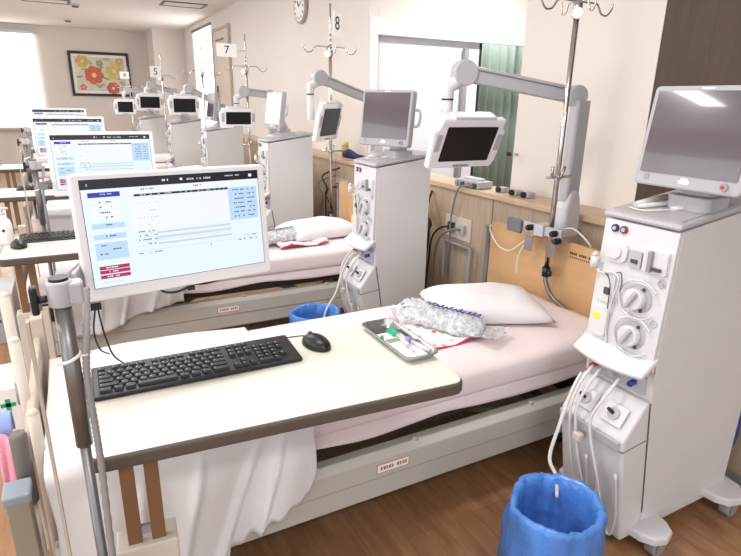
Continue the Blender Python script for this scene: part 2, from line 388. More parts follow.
# ------------------------------------------------------------ dialysis machine
def make_machine(D, label, yaw=0., bright=False):
    t = thing('dialysis_machine', label, 'dialysis machine', group='dialysis machines')
    Wd = .13
    top = 1.152; slope = .13
    m = MB(); m.prism([(.022, top), (D, top+D*slope), (D, .10), (.10, .10), (.098, .14), (.03, .575), (.012, .745)], 1, -Wd, Wd)
    m.done('cabinet', SIDE, t, bevel=.006)
    m = MB(); m.prism([(.010, top), (.0215, top), (.0115, .745), (.029, .60), (.022, .60), (.018, .69), (-.004, .72)], 1, -Wd, Wd)
    m.done('front_panel', WHITE, t, bevel=.012)
    m = MB(); m.prism([(.01, .595), (-.078, .475), (-.074, .440), (-.0, .055), (.098, .055), (.0975, .14), (.0295, .575), (.0285, .595)], 1, -Wd, Wd)
    m.done('lower_front', WHITE, t, bevel=.012)
    # grooves
    m = MB(); m.prism([(.0292, .59), (.0305, .59), (.0305, .575), (.0990, .14), (.0975, .14), (.0290, .575)], 1, -Wd-.0008, Wd+.0008)
    m.prism([(-.074, .438), (-.0735, .434), (.052, .450), (.052, .454)], 1, -Wd-.0008, Wd+.0008); m.done('panel_seam', SEAM, t)
    # top tray
    m = MB(); m.prism([(0, top+.004), (D+.005, top+.004+D*slope), (D+.005, top+.03+D*slope), (0, top+.024)], 1, -Wd-.006, Wd+.006)
    tt = m.done('top_tray', LGREY, t, bevel=.01)
    m = MB(); x0_, x1_ = .025, min(D-.03, .27); zz_ = lambda x: top+.024+x*(.03+D*slope-.024)/D+.0006
    m.prism([(x0_, zz_(x0_)), (x1_, zz_(x1_)), (x1_, zz_(x1_)+.002), (x0_, zz_(x0_)+.002)], 1, -Wd+.012, Wd-.012); m.done('tray_recess', mat('tray_recess_grey', (176, 172, 174), .35, var=.02), tt)
    # sloping shelf with a bowed front lip
    pts = []
    for k in range(9):
        u = k/8*2-1; pts.append((-.088+.014*u*u, -u*(Wd+.004)))
    pts = pts+[(.01, Wd+.004*-1), (.01, Wd)]
    pts = [(-.088+.016*(k/8*2-1)**2, -(Wd+.006)+(2*Wd+.012)*k/8) for k in range(9)]+[(.015, Wd+.006), (.015, -Wd-.006)]
    m = MB(); m.M = Matrix.Translation((0.004, 0, .742)) @ Matrix.Rotation(-.62, 4, 'Y'); m.prism(pts, 2, -.014, .006); m.done('shelf', WHITE, t, bevel=.006)
    # recess under the shelf with coloured couplers
    m = MB(); m.box((.005, -Wd+.02, .615), (.022, Wd-.02, .675)); m.done('coupler_recess', LGREY, t)
    for yy, mm in ((.075, RED), (.0, LGREY), (-.075, BLUE)):
        m = MB(); m.cyl((-.02, yy, .645), (.01, yy, .652), .010, 12); m.done('coupler', mm, t)
    # plug ports on the lower ledge
    for yy in (.055, -.06):
        m = MB(); m.M = Matrix.Translation((-.045, yy, .535)) @ Matrix.Rotation(-.97+PI/2*0, 4, 'Y')
        m.prism([(-.035, -.04), (.035, -.04), (.035, .04), (-.035, .04)], 2, -.0, .004)
        p = m.done('port_plate', WHITE, t, bevel=.003)
        m = MB(); m.M = Matrix.Translation((-.045, yy, .535)) @ Matrix.Rotation(-.97, 4, 'Y'); m.cyl((0, 0, .003), (0, 0, .012), .02, 16); m.done('port_ring', LGREY, p)
        m = MB(); m.M = Matrix.Translation((-.045, yy, .535)) @ Matrix.Rotation(-.97, 4, 'Y'); m.cyl((0, 0, .01), (.006, .012, .03), .006, 8); m.done('port_plug', BLACK, p)
    m = MB(); m.prism([(-.091, .472), (-.086, .437), (-.06, .44), (-.06, .472)], 1, -Wd+.01, Wd-.004); m.done('ledge_lip', LGREY, t, bevel=.004)
    # round connectors near the top
    def fx(z): return .02+(z-.72)/(top-.72)*.005
    for yy, mm in ((.085, NAVY), (.052, mat('maroon_plastic', (120, 60, 70), .4, var=0))):
        m = MB(); m.m(0).cyl((.001, yy, 1.125), (.03, yy, 1.125), .0125, 16); m.m(1).cyl((-.002, yy, 1.125), (.002, yy, 1.125), .0065, 16); m.done('connector_ring', [mm, LGREY], t)
    # raised crossing rib under the top
    m = MB(); m.rrect((-Wd+.003, 1.085), (Wd-.003, 1.097), .004, .010, .03, 0); m.done('front_rib', LGREY, t)
    # syringe pump / bubble modules
    m = MB(); m.rrect((.022, 1.015), (.105, 1.09), .03, -.004, .03, 0); m.cyl((-.012, .066, 1.053), (0, .066, 1.053), .026, 20); m.done('round_cover', WHITE, t, bevel=.004)
    m = MB(); m.m(0).rrect((-.03, 1.018), (.015, 1.07), .008, -.004, .03, 0); m.m(1).box((-.007, -.02, 1.032), (-.002, .004, 1.044)); m.done('sensor_gate', [LGREY, DGREY], t)
    m = MB(); m.m(0).rrect((-.118, 1.015), (-.036, 1.09), .008, -.006, .03, 0); m.m(1).box((-.018, -.105, 1.028), (-.006, -.075, 1.038)); m.m(2).box((-.018, -.072, 1.02), (.0, -.058, 1.085)); m.done('clamp_module', [WHITE, DGREY, MGREY], t, bevel=.003)
    # two roller pumps
    for (yy, zz) in ((-.045, .925), (-.048, .802)):
        m = MB(); m.rrect((yy-.07, zz-.052), (yy+.062, zz+.052), .02, .002, .03, 0); p = m.done('roller_pump', WHITE, t, bevel=.004)
        m = MB(); m.cyl((-.004, yy+.004, zz), (.01, yy+.004, zz), .047, 28); m.done('pump_housing', LGREY, p, bevel=.003)
        m = MB(); m.cyl((-.03, yy+.006, zz), (-.003, yy+.006, zz), .034, 24); m.done('pump_rotor', WHITE, p, bevel=.004)
        m = MB(); m.M = Matrix.Translation((-.03, yy+.006, zz)) @ Matrix.Rotation(.5, 4, 'X'); m.box((-.014, -.007, -.032), (0, .007, .032)); m.done('rotor_handle', LGREY, p, bevel=.004)
        for k in range(3):
            a = k*2.1; m = MB(); m.cyl((-.008, yy+.006+.04*math.cos(a), zz+.04*math.sin(a)), (-.003, yy+.006+.04*math.cos(a), zz+.04*math.sin(a)), .006, 8); m.done('pump_pin', DGREY, p)
        m = MB(); m.curve([(-.012, yy-.06, zz+.035), (-.014, yy-.02, zz+.062), (-.014, yy+.04, zz+.05), (-.012, yy+.065, zz), (-.014, yy+.04, zz-.05), (-.014, yy-.02, zz-.06), (-.012, yy-.055, zz-.04)], .004, 6); m.done('pump_tube', TUBEW, p)
    for zz in (.992, .862):
        m = MB(); m.curve([(.002, -.095, zz), (.0, -.105, zz+.012), (.0, -.118, zz), (.0, -.105, zz-.012), (.002, -.095, zz)], .0022, 6); m.cyl((.0, -.106, zz), (.02, -.106, zz), .006, 10); m.done('dial', LGREY, t)
    # left column: heparin / detector units
    m = MB(); m.m(0).rrect((.045, .875), (.108, .98), .012, -.008, .03, 0); m.m(1).box((-.014, .059, .905), (-.006, .081, .93)); m.done('blood_detector', [WHITE, DGREY], t, bevel=.004)
    m = MB(); m.m(0).rrect((.05, .76), (.11, .855), .012, -.018, .03, 0); m.m(1).box((-.0195, .074, .815), (-.0178, .10, .838)); m.done('clamp_box', [WHITE, YELLOW], t, bevel=.005)
    # blood lines over the front
    m = MB(); m.curve([(0, .11, 1.01), (-.012, .12, .99), (-.016, .10, .975), (-.012, .05, .985), (-.012, .03, .96), (-.012, .045, .88), (-.012, .05, .80), (-.01, .04, .745)], .0035, 6); m.done('blood_line', TUBEW, t)
    m = MB(); m.curve([(-.004, .09, .97), (-.015, .07, .97), (-.016, .055, .94), (-.012, .055, .86)], .0018, 6); m.done('blood_line', CORDB, t)
    m = MB(); m.curve([(-.01, .045, .985), (-.02, .02, .995), (-.018, .012, .96), (-.014, .02, .93)], .0018, 6); m.done('blood_line', DGREY, t)
    m = MB(); m.cyl((-.02, .126, .985), (-.02, .126, 1.025), .013, 12); m.cyl((-.02, .126, 1.025), (-.02, .126, 1.04), .013, 12, .005); m.done('drip_chamber', TUBEW, t)
    # loops of tube hanging down the lower front
    m = MB()
    for (a, b, dz) in ((.06, .02, 0), (.03, -.02, .02), (-.045, -.10, -.03), ):
        m.curve([(-.03, a, .655), (-.085, a, .60), (-.115, a*.8+.01, .50), (-.10, (a+b)/2, .32), (-.06, b, .16+dz), (-.045, b-.02, .13+dz), (-.06, b-.035, .2), (-.088, b-.03, .36)], .0052, 8)
    m.done('drain_tubes', TUBEW, t)
    m = MB(); m.box((-.125, -.0, .41), (-.098, .03, .44)); m.done('tube_clip', BEIGE, t, bevel=.006)
    # base with swept feet and castors
    xs = [(.03, .19), (D-.14, D+.03)]
    m = MB(); m.box((.03, -Wd+.004, .055), (D-.02, Wd-.004, .10)); bs = m.done('base', WHITE, t, bevel=.006)
    for (x0, x1) in xs:
        for s_ in (-1, 1):
            xm = (x0+x1)/2
            P = [(x0, s_*(Wd-.02)), (x1, s_*(Wd-.02)), (x1-.01, s_*(Wd+.045)), (x1-.035, s_*(Wd+.085)), (xm, s_*(Wd+.1)), (x0+.035, s_*(Wd+.085)), (x0+.01, s_*(Wd+.045))]
            m = MB(); m.prism(P, 2, .072, .106); f = m.done('foot', WHITE, t, bevel=.008)
            cx, cy = xm, s_*(Wd+.055)
            m = MB(); m.cyl((cx, cy, .045), (cx, cy, .072), .016, 10); m.box((cx-.012, cy-.026, .02), (cx+.02, cy-.022, .058)); m.box((cx-.012, cy+.022, .02), (cx+.02, cy+.026, .058)); cs = m.done('castor', MGREY, t)
            m = MB(); m.cyl((cx+.01, cy-.02, .034), (cx+.01, cy+.02, .034), .034, 20); m.done('wheel', MGREY, cs, bevel=.004)
    # touch screen on its arm above the tray
    k = MB(); xs0 = min(.19, D-.12); zt = top+.028+xs0*slope
    k.prism(rr_pts((xs0-.06, -.12), (xs0+.07, .02), .03), 2, zt-.012, zt+.035); k.prism(rr_pts((xs0-.03, -.10), (xs0+.04, .0), .02), 2, zt+.035, zt+.06); k.tube([(xs0+.01, -.06, zt+.05), (xs0-.05, -.066, zt+.16)], .024, 12); k.done('screen_stand', LGREY, t, bevel=.004)
    e = Matrix.Translation((xs0-.085, -.072, zt+.206)) @ Matrix.Rotation(yaw, 4, 'Z') @ Matrix.Rotation(.13, 4, 'Y')
    m = MB(); m.M = e; m.rrect((-.166, -.148), (.166, .148), .014, -.02, .022, 0); hd = m.done('display_housing', mat('display_bezel', (168, 168, 174), .4, var=.01), t, bevel=.006)
    m = MB(); m.M = e; m.rrect((-.15, -.108), (.15, .133), .003, -.0225, -.0195, 0); m.done('display_screen', SCRW if bright else SCRD, hd)
    m = MB(); m.M = e; m.cyl((-.026, -.12, -.125), (-.02, -.12, -.125), .011, 16); m.done('display_knob', MGREY, hd)
    m = MB(); m.M = e; m.cyl((-.029, -.117, -.125), (-.026, -.117, -.125), .005, 12); m.done('display_button', RED, hd)
    m = MB(); m.M = e; m.box((-.0212, -.01, -.122), (-.0202, .01, -.115)); m.box((-.0212, -.016, -.132), (-.0202, .016, -.1215)); m.done('display_emblem', PAPER, hd)
    m = MB(); m.M = e; m.box((-.0212, -.018, .137), (-.0202, .018, .142)); m.done('display_lettering', PAPER, hd)
    m = MB(); m.M = e; m.box((-.0212, .115, -.132), (-.0202, .131, -.112)); m.done('display_mark', MGREY, hd)
    m = MB(); m.M = e; m.curve([(.02, -.16, .05), (.022, -.188, .048), (.024, -.196, .01), (.022, -.188, -.03), (.02, -.16, -.032)], .008, 8); m.done('display_grip', LGREY, hd)
    # clear lines lying on the tray
    m = MB(); z = top+.03
    for (a, b, r) in (((.06, .06, z+.012), (.17, -.0, z+.03), .008), ((.08, .08, z+.014), (.2, .06, z+.034), .011), ((.1, -.03, z+.016), (.2, -.07, z+.032), .009)):
        m.cyl(a, b, r, 10)
    m.curve([(.05, .08, z+.01), (.04, .03, z+.008), (.08, -.02, z+.014), (.14, -.04, z+.02), (.16, .02, z+.025), (.1, .07, z+.017)], .003, 6)
    m.done('tray_lines', TUBEW, t)
    return t

bays = [(1.52, 1.083, 'dialysis machine in the right foreground, side panel and four feet in view', 0.),
        (1.455, 2.80, 'dialysis machine between the first and second beds, screen turned to camera', .43),
        (1.455, 4.67, 'third dialysis machine back, with a white glaring screen, behind the second bed', .05),
        (1.335, 6.40, 'fourth dialysis machine back, under the number 7 sign pole', 0.),
        (1.245, 8.10, 'fifth dialysis machine back along the right wall', 0.),
        (1.06, 9.80, 'farthest dialysis machine, smallest in the row', 0.)]
for i, (x, y, lab, yaw) in enumerate(bays):
    if i < 4:
        mc = make_machine((.60, .37, .41, .41)[i], lab, yaw, i == 2); mc.location = (x, y, 0)
    else: mc = clone(mc, (x, y, 0), lab)

# ------------------------------------------------------------ beds
def make_bed(label):
    t = thing('hospital_bed', label, 'bed', group='hospital beds')      # origin: near foot corner on the floor
    L = 2.12; Wb = .95
    m = MB()
    m.prism([(0, .176), (0, .254), (-.006, .258), (-.006, .332), (.014, .355), (.05, .355), (.05, .176)], 0, -.08, L)
    sp = m.done('side_rail', BEDG, t, bevel=.004)
    m = MB(); m.box((-.08, -.002, .2545), (L, .004, .2585)); m.done('rail_seam', SEAM, sp)
    m = MB(); m.m(0).box((.88, -.0075, .277), (1.01, -.0055, .313)); m.m(1).box((.883, -.0082, .280), (1.007, -.0074, .310)); m.m(2)
    for k in range(9):
        x = .895+k*.011+(.01 if k > 4 else 0); m.box((x, -.0088, .289), (x+.006+.002*(k % 2), -.0081, .302))
    m.done('name_plate', [mat('orange_line', (196, 140, 110), .6, var=0), PAPER, mat('label_red_text', (176, 96, 76), .6, var=0)], sp)
    for x in (.4, 1.05, 1.6):
        m = MB(); m.cyl((x, .022, .35), (x, .022, .364), .013, 12); m.done('rail_socket', LGREY, sp)
    m = MB(); m.prism([(Wb, .176), (Wb, .33), (Wb-.012, .355), (Wb-.05, .355), (Wb-.05, .176)], 0, -.08, L); m.done('side_rail', BEDG, t, bevel=.004)
    m = MB(); m.box((-.05, .07, .37), (L-.02, Wb-.10, .447)); m.box((0, .05, .2), (.05, Wb-.05, .37)); m.box((L-.1, .05, .2), (L-.05, Wb-.05, .37)); m.done('bed_deck', BEDD, t)
    m = MB(); m.box((.15, .12, .115), (L-.15, .18, .165)); m.box((.15, Wb-.18, .115), (L-.15, Wb-.12, .165)); m.box((.15, .18, .115), (.21, Wb-.18, .165)); m.box((L-.21, .18, .115), (L-.15, Wb-.18, .165))
    m.tube([(.3, .15, .15), (.8, .15, .36)], .02, 8); m.tube([(L-.3, .15, .15), (1.3, .15, .36)], .02, 8); m.tube([(.3, Wb-.15, .15), (.8, Wb-.15, .36)], .02, 8)
    m.done('lift_frame', mat('lift_frame_grey', (120, 112, 104), .5), t, bevel=.003)
    for x in (.18, L-.18):
        for y in (.15, Wb-.15):
            m = MB(); m.cyl((x, y, .085), (x, y, .12), .018, 10); m.box((x-.025, y-.03, .035), (x+.025, y-.024, .09)); m.box((x-.025, y+.024, .035), (x+.025, y+.03, .09)); cs = m.done('castor', DGREY, t)
            m = MB(); m.cyl((x, y-.022, .04), (x, y+.022, .04), .04, 20); m.done('wheel', BLACK, cs, bevel=.006)
    # mattress with fitted pale pink sheet: rounded slab
    Lm0, Lm1, y0, y1, z0, z1 = -.06, L-.03, .015, Wb-.20, .447, .585
    def f(u, v):
        x = Lm0+(Lm1-Lm0)*u; a = 2*PI*v
        cyy = (y0+y1)/2; hw = (y1-y0)/2; hz = (z1-z0)/2; czz = (z0+z1)/2
        ca, sa = math.cos(a), math.sin(a); e = .28
        yy = cyy+hw*math.copysign(abs(ca)**e, ca); zz = czz+hz*math.copysign(abs(sa)**(e*1.6), sa)
        end = min(u, 1-u); k = 1-.10*max(0, 1-end/.02)
        zz = czz+(zz-czz)*k+.004*noise.noise(Vector((x*3, yy*3, 1)))
        return (x, yy, zz)
    m = MB(); m.grid(f, 40, 48)
    m.b.verts.ensure_lookup_table(); nv = 49
    m._f([m.b.verts[j] for j in range(48)]); m._f([m.b.verts[40*nv+j] for j in range(48)])
    bmesh.ops.remove_doubles(m.b, verts=m.b.verts[:], dist=.0005)
    m.done('mattress', PINK, t)
    # sheet skirt hanging unevenly below the mattress edge
    def g(u, v):
        x = .1+(Lm1-.12)*u; h = .03+.02*noise.noise(Vector((x*2.5, 3, 0)))+.01*math.sin(x*9)
        return (x, y0+.02-.012*v+.004*noise.noise(Vector((x*8, v*2, 5))), .466-v*(.026+h*.8))
    m = MB(); m.grid(g, 60, 4); m.done('sheet_hem', PINK, t, solid=.003)
    # headboard
    hx = L+.0
    m = MB(); m.prism(rr_pts((.02, .36), (.95, .878), .03), 0, hx, hx+.025); hb = m.done('headboard', HEADW, t, bevel=.003)
    for y in (.975, -.005):
        m = MB(); m.tube([(hx+.01, y, .12), (hx+.01, y, .835)], .017, 12); m.ball((hx+.01, y, .84), .021, 12, (1.2, 1.2, .5)); m.done('headboard_post', mat('grey_post', (112, 112, 116), .4), t)
    m = MB(); m.m(0)
    for k in range(14):
        if k % 5 != 4: m.box((hx-.0012, .37-k*.011, .828), (hx+.0002, .378-k*.011, .840))
    for k in range(10): m.box((hx-.0012, .37-k*.012, .812), (hx+.0002, .376-k*.012, .819))
    m.box((hx-.0012, .20, .806), (hx+.0002, .213, .842)); m.done('headboard_print', BROWNINK, hb)
    # footboard
    m = MB(); m.prism(rr_pts((.14, .24), (Wb-.12, .66), .03), 0, -.112, -.09); m.done('footboard', TAN, t, bevel=.006)
    m = MB(); m.box((-.115, Wb-.16, .2), (-.075, Wb-.10, .73)); m.done('footboard_post', TAN, t, bevel=.004)
    return t
HB = [(-.085, 1.405, 'nearest hospital bed, pale pink sheet, under the overbed table in front'),
      (-.215, 3.14, 'second hospital bed, pale pink sheet, behind the near monitor'),
      (-.26, 4.95, 'third hospital bed back, foot hidden by the second monitor'),
      (-.36, 6.7, 'fourth hospital bed back beside the fourth dialysis machine'),
      (-.42, 8.4, 'fifth hospital bed back along the row'),
      (-.55, 10.1, 'farthest hospital bed in the row')]
bed = make_bed(HB[0][2]); bed.location = (HB[0][0], HB[0][1], 0)
for (x, y, lab) in HB[1:]: clone(bed, (x, y, 0), lab)

# pillows
def make_pillow(name, label, loc, rz, sx=.26, sy=.19, h=.075):
    m = MB()
    def f(u, v, s_):
        a, b = u*2-1, v*2-1
        k = max(0, (1-abs(a)**3.2))**.5*max(0, (1-abs(b)**3.2))**.5
        pin = 1-.10*(1-abs(a))*(abs(b))**2-.0
        x = a*sx*(1-.10*(1-b*b)*abs(a)**3*0); x = a*sx*(1-.07*(1-abs(b)**2)*abs(a)); y = b*sy*(1-.07*(1-abs(a)**2)*abs(b))
        return (x, y, h*.35+s_*h*k*(1 if s_ > 0 else .35)+(.008*noise.noise(Vector((a*2.2, b*2.2, 4)))*k if s_ > 0 else 0))
    m.grid(lambda u, v: f(u, v, 1), 28, 22); m.grid(lambda u, v: f(u, v, -1), 28, 22)
    bmesh.ops.remove_doubles(m.b, verts=m.b.verts[:], dist=.0006)
    o = m.done(name, PILLOW); o.location = loc; o.rotation_euler = (0, 0, rz)
    return tag(o, label, 'pillow', 'bed pillows')
pl = make_pillow('pillow', 'white pillow on the nearest bed, against the wooden headboard', (1.585, 1.845, 0.583), -.42, .27, .20, .085)
for (x, y, lab) in [(1.50, 3.56, 'white pillow on the second bed, left of the second dialysis machine'), (1.45, 5.3, 'white pillow on the third bed back'), (1.35, 7.1, 'white pillow on the fourth bed back'), (1.25, 8.8, 'white pillow on the fifth bed back')]:
    c = pl.copy(); C.objects.link(c); c.location = (x, y, .583); c.rotation_euler = (0, 0, .1); c['label'] = lab

# duvets folded over the foot of the beds
def duvet(name, label, loc, x0, x1, hem, seed, far=.62, corner=.0):
    """hem(u) gives the hanging length on the near side"""
    m = MB(); N = 64; K = 44
    def f(u, v):
        x = x0+(x1-x0)*u
        n1 = noise.noise(Vector((x*3+seed, v*2, seed)))
        top_len = far; drop = hem(u); s_ = v*(top_len+drop+.05)
        top_z = .597+.012*noise.noise(Vector((x*5, v*6, seed+2)))+.01*math.sin(x*7+v*5)
        if s_ < top_len:
            y = far-s_-.0; z = top_z
            y += .006*n1
        else:
            q = s_-top_len
            if q < .09:
                a = q/.09*PI/2; y = -.03*math.sin(a)-.0; z = top_z-.035*(1-math.cos(a))-.01*q
            else:
                d_ = q-.09; y = -.03-.0*d_; z = top_z-.036-d_
                wv = min(1, d_/.12)
                y += -wv*(.014*math.sin(x*26+seed+d_*5)+.02*noise.noise(Vector((x*6+d_*3, d_*2.0, seed)))+.012)
                for (c_, k_, w_, h_) in ((.20, .25, .010, .022), (.36, .42, .012, .026), (.44, .30, .008, .018), (.06, .1, .014, .02)):
                    y -= wv*h_*math.exp(-((x-c_+k_*(d_-.1))/w_)**2)
                x += wv*(.02*noise.noise(Vector((x*4, d_*3, seed+9))))
        return (x, y, z)
    m.grid(f, N*2, K+16); o = m.done(name, CLOTH, solid=.007); o.location = loc
    return tag(o, label, 'duvet', 'white duvets')
duvet('duvet', 'white duvet over the foot of the nearest bed, hanging below the overbed table', (0, 1.415, 0), -.155, .56,
      lambda u: (.43-.02*math.sin(u*9) if u < .6 else (.42-.12*(u-.6)/.35+.01*math.sin(u*70) if u < .96 else .30-.07*(u-.96)/.04)), 1.3, .72)
duvet('duvet', 'white duvet hanging off the second bed below the near monitor', (-.02, 3.15, 0), -.12, .50, lambda u: .27+.05*math.sin(u*4+1), 4.1, .7)
duvet('duvet', 'white duvet over the foot of the third bed back', (-.1, 4.96, 0), -.12, .5, lambda u: .22, 7.1, .7)

# folded blanket edge of the second bed: pale tufts line pattern stays on the cloth
# ------------------------------------------------------------ overbed tables
def make_table(label):
    t = thing('overbed_table', label, 'table', group='overbed tables')
    a, b = .895, .465          # local x right, y away
    m = MB(); m.rrect((0, 0), (a, b), .035, .775, .8095); m.done('edge_band', TAUPE, t, bevel=.008, seg=3)
    m = MB(); m.rrect((.006, .006), (a-.006, b-.006), .03, .7995, .8100); m.done('table_top', TTOP, t)
    for x in (.055, .105):
        m = MB(); m.box((x, .06, .45), (x+.03, .075, .776)); m.done('support_bar', BRONZE, t, bevel=.002)
    m = MB(); m.box((.082, .063, .555), (.106, .074, .575)); m.box((.05, .058, .45), (.14, .09, .52)); m.done('bar_clip', MGREY, t)
    m = MB(); m.box((.03, .045, .12), (.16, .12, .535)); m.done('column_cover', BEIGE, t, bevel=.004)
    m = MB(); m.box((.04, .0, .055), (.15, .5, .12)); m.done('base_beam', BEIGE, t, bevel=.01)
    for y in (.03, .46):
        m = MB(); m.cyl((.08, y, .028), (.11, y, .028), .028, 16); m.done('castor', DGREY, t)
    return t
TR = -.075
tb = make_table('nearest overbed table, cream top with taupe edge, keyboard on it'); tb.location = (-.052, 1.078, 0); tb.rotation_euler = (0, 0, TR)
tb2 = clone(tb, (-.335, 2.80, 0), 'second overbed table, at left behind the near monitor, bottle on it', .0)
clone(tb, (-.50, 4.6, 0), 'third overbed table back, behind the second monitor', .0)
clone(tb, (-.62, 6.4, 0), 'fourth overbed table back along the row', .0)

# keyboards
def make_keyboard(label, full=True):
    t = thing('keyboard', label, 'keyboard', group='black keyboards')
    a, b = .522, .150
    m = MB(); m.prism([(0, 0), (b, 0), (b, .022), (0, .012)], 0, 0, a); m.done('keyboard_case', BLACK, t, bevel=.004)
    rows = [[(0, 1), (1.5, 1), (2.5, 1), (3.5, 1), (4.5, 1), (6, 1), (7, 1), (8, 1), (9, 1), (10.5, 1), (11.5, 1), (12.5, 1), (13.5, 1)],
            [(i, 1) for i in range(13)]+[(13, 1.6)],
            [(0, 1.5)]+[(1.5+i, 1) for i in range(12)]+[(13.5, 1.1)],
            [(0, 1.8)]+[(1.8+i, 1) for i in range(11)]+[(12.8, 1.8)],
            [(0, 2.3)]+[(2.3+i, 1) for i in range(10)]+[(12.3, 2.3)],
            [(0, 1.5), (1.5, 1.2), (2.7, 1.3), (4, 4.6), (8.6, 1.3), (9.9, 1.3), (11.2, 1.3), (12.5, 2.1)]]
    nav = [[(0, 0), (1, 0), (2, 0)], [(0, 1), (1, 1), (2, 1)], [(0, 2), (1, 2), (2, 2)], [(1, 4)], [(0, 5), (1, 5), (2, 5)]]
    U = .0215; keys = []
    for r, row in enumerate(rows):
        for (x, w_) in row: keys.append((.014+x*U, r, w_))
    for rr in nav:
        for (x, r) in rr: keys.append((.014+(15.05+x)*U, r, 1))
    for r in range(1, 6):
        for x in range(4):
            if r == 5 and x == 1: continue
            if r in (3, 5) and x == 3: continue
            keys.append((.014+(18.6+x)*U*.98, r, 1 if not (r == 5 and x == 0) else 2))
    P = []
    for (x, r, w_) in keys:
        yy = b-.014-(r+1)*.0198-(0 if r == 0 else .004); P.append((x, yy, w_*U-.003))
    def key(m, x, y, w_):
        z = .0125+.0667*y
        v = [m.v(p) for p in ((x, y, z-.001), (x+w_, y, z-.001), (x+w_, y+.0168, z), (x, y+.0168, z), (x+.002, y+.002, z+.006), (x+w_-.002, y+.002, z+.006), (x+w_-.002, y+.015, z+.0068), (x+.002, y+.015, z+.0068))]
        for q in ((4, 5, 6, 7), (0, 1, 5, 4), (1, 2, 6, 5), (2, 3, 7, 6), (3, 0, 4, 7)): m._f([v[i] for i in q])
        m.m(1); m.quad([(x+.004, y+.008, z+.0069), (x+.008, y+.008, z+.0069), (x+.008, y+.0125, z+.0071), (x+.004, y+.0125, z+.0071)]); m.m(0)
    if full:
        for (x, y, w_) in P[:96]: m = MB(); key(m, x, y, w_); m.done('keycap', [KEYM, LEGEND], t)
        rest = P[96:]
        if rest:
            m = MB()
            for (x, y, w_) in rest: key(m, x, y, w_)
            o = m.done('keycaps', [KEYM, LEGEND], t); o['kind'] = 'stuff'
    else:
        m = MB()
        for (x, y, w_) in P: key(m, x, y, w_)
        m.done('keycaps', [KEYM, LEGEND], t)
    return t
kb = make_keyboard('black keyboard on the nearest overbed table'); kb.location = (-.022, 1.318, .8108); kb.rotation_euler = (0, 0, -.02)
kb2 = make_keyboard('black keyboard on the second overbed table, partly behind the near monitor', False); kb2.location = (-.27, 3.09, .805); kb2.rotation_euler = (0, 0, .0)
clone(kb2, (-.38, 4.9, .805), 'black keyboard on the third overbed table back')
def make_mouse(label):
    t = thing('computer_mouse', label, 'mouse', group='black mice')
    m = MB(); m.ball((0, 0, .006), 1, 20, (.034, .056, .03)); 
    for v in m.b.verts:
        if v.co.z < .0: v.co.z = 0
    m.done('mouse_shell', BLACK, t)
    m = MB(); m.cyl((-.004, .030, .030), (.004, .030, .030), .007, 12); m.done('scroll_wheel', DGREY, t)
    return t
ms = make_mouse('black mouse to the right of the nearest keyboard'); ms.location = (.572, 1.385, .8105); ms.rotation_euler = (0, 0, .25)
clone(ms, (-.262, 3.02, .8105), 'black mouse on the second overbed table beside the white bottle')
m = MB(); m.curve([(.58, 1.44, .812), (.565, 1.468, .8115), (.50, 1.478, .8115), (.40, 1.48, .8115), (.2, 1.49, .8115), (.03, 1.485, .812)], .0016, 6); tag(m.done('mouse_lead', CORDB), 'thin black mouse cable behind the nearest keyboard', 'cable')

# pump bottle
t = thing('pump_bottle', 'white hand sanitizer pump bottle on the second overbed table', 'bottle', (-.318, 3.12, .8105))
m = MB(); m.lathe([(0, 0), (.034, 0), (.036, .01), (.036, .09), (.030, .115), (.014, .13), (.014, .14), (0, .14)], n=20); m.done('bottle_body', PAPER, t)
m = MB(); m.cyl((0, 0, .14), (0, 0, .155), .015, 12); m.cyl((0, 0, .155), (0, 0, .17), .006, 8); m.tube([(0, 0, .172), (.03, -.01, .172)], .006, 8); m.done('pump_head', WHITE, t)
m = MB(); m.cyl((0, -.037, .07), (0, -.0355, .07), .007, 12); m.done('bottle_mark', DGREY, t)

# steel tray with syringes
t = thing('steel_tray', 'small stainless steel tray at the right end of the nearest overbed table', 'tray', (.80, 1.30, .8105), 0.0)
m = MB(); hw, hl = .052, .140
o_ = rr_pts((-hw, -hl), (hw, hl), .022); i_ = rr_pts((-hw+.008, -hl+.008), (hw-.008, hl-.008), .016)
A = [m.v((x, y, .0)) for x, y in i_]; B = [m.v((x, y, .02)) for x, y in o_]; Cc = [m.v((x*1.07, y*1.03, .02)) for x, y in o_]; D_ = [m.v((x*1.07, y*1.03, .017)) for x, y in o_]; n = len(A)
m._f(A)
for L0, L1 in ((A, B), (B, Cc), (Cc, D_)):
    for k in range(n): m._f([L0[k], L0[(k+1) % n], L1[(k+1) % n], L1[k]])
m.done('tray_pan', STEEL, t, solid=.0015)
def item(name, label, cat, mb, mats, bevel=0.):
    o = mb.done(name, mats, bevel=bevel); tag(o, label, cat); return o
m = MB(); m.M = rz_mat((.80, 1.30, .809)); m.box((-.038, -.12, .003), (.036, .10, .0045)); item('gauze_sheet', 'white gauze sheet lying in the steel tray', 'gauze', m, PAPER)
m = MB(); m.M = rz_mat((.80, 1.30, .809)); m.box((-.038, .075, 0), (.03, .105, .006)); item('dark_swab_pack', 'dark grey packet at the far end of the steel tray', 'packet', m, DGREY, .002)
m = MB(); m.M = rz_mat((.80, 1.30, .809)); m.box((-.03, -.0, 0), (.012, .03, .005)); item('grey_swab_pack', 'grey square packet in the middle of the steel tray', 'packet', m, MGREY, .002)
t = thing('syringe', 'syringe with green hub lying in the steel tray', 'syringe', (.82, 1.335, .818), -.2)
m = MB(); m.cyl((0, .0, 0), (.005, -.09, 0), .0075, 12); m.done('barrel', TUBEW, t); m = MB(); m.cyl((0, .0, 0), (-.005, .05, 0), .009, 12); m.done('hub', GREEN, t)
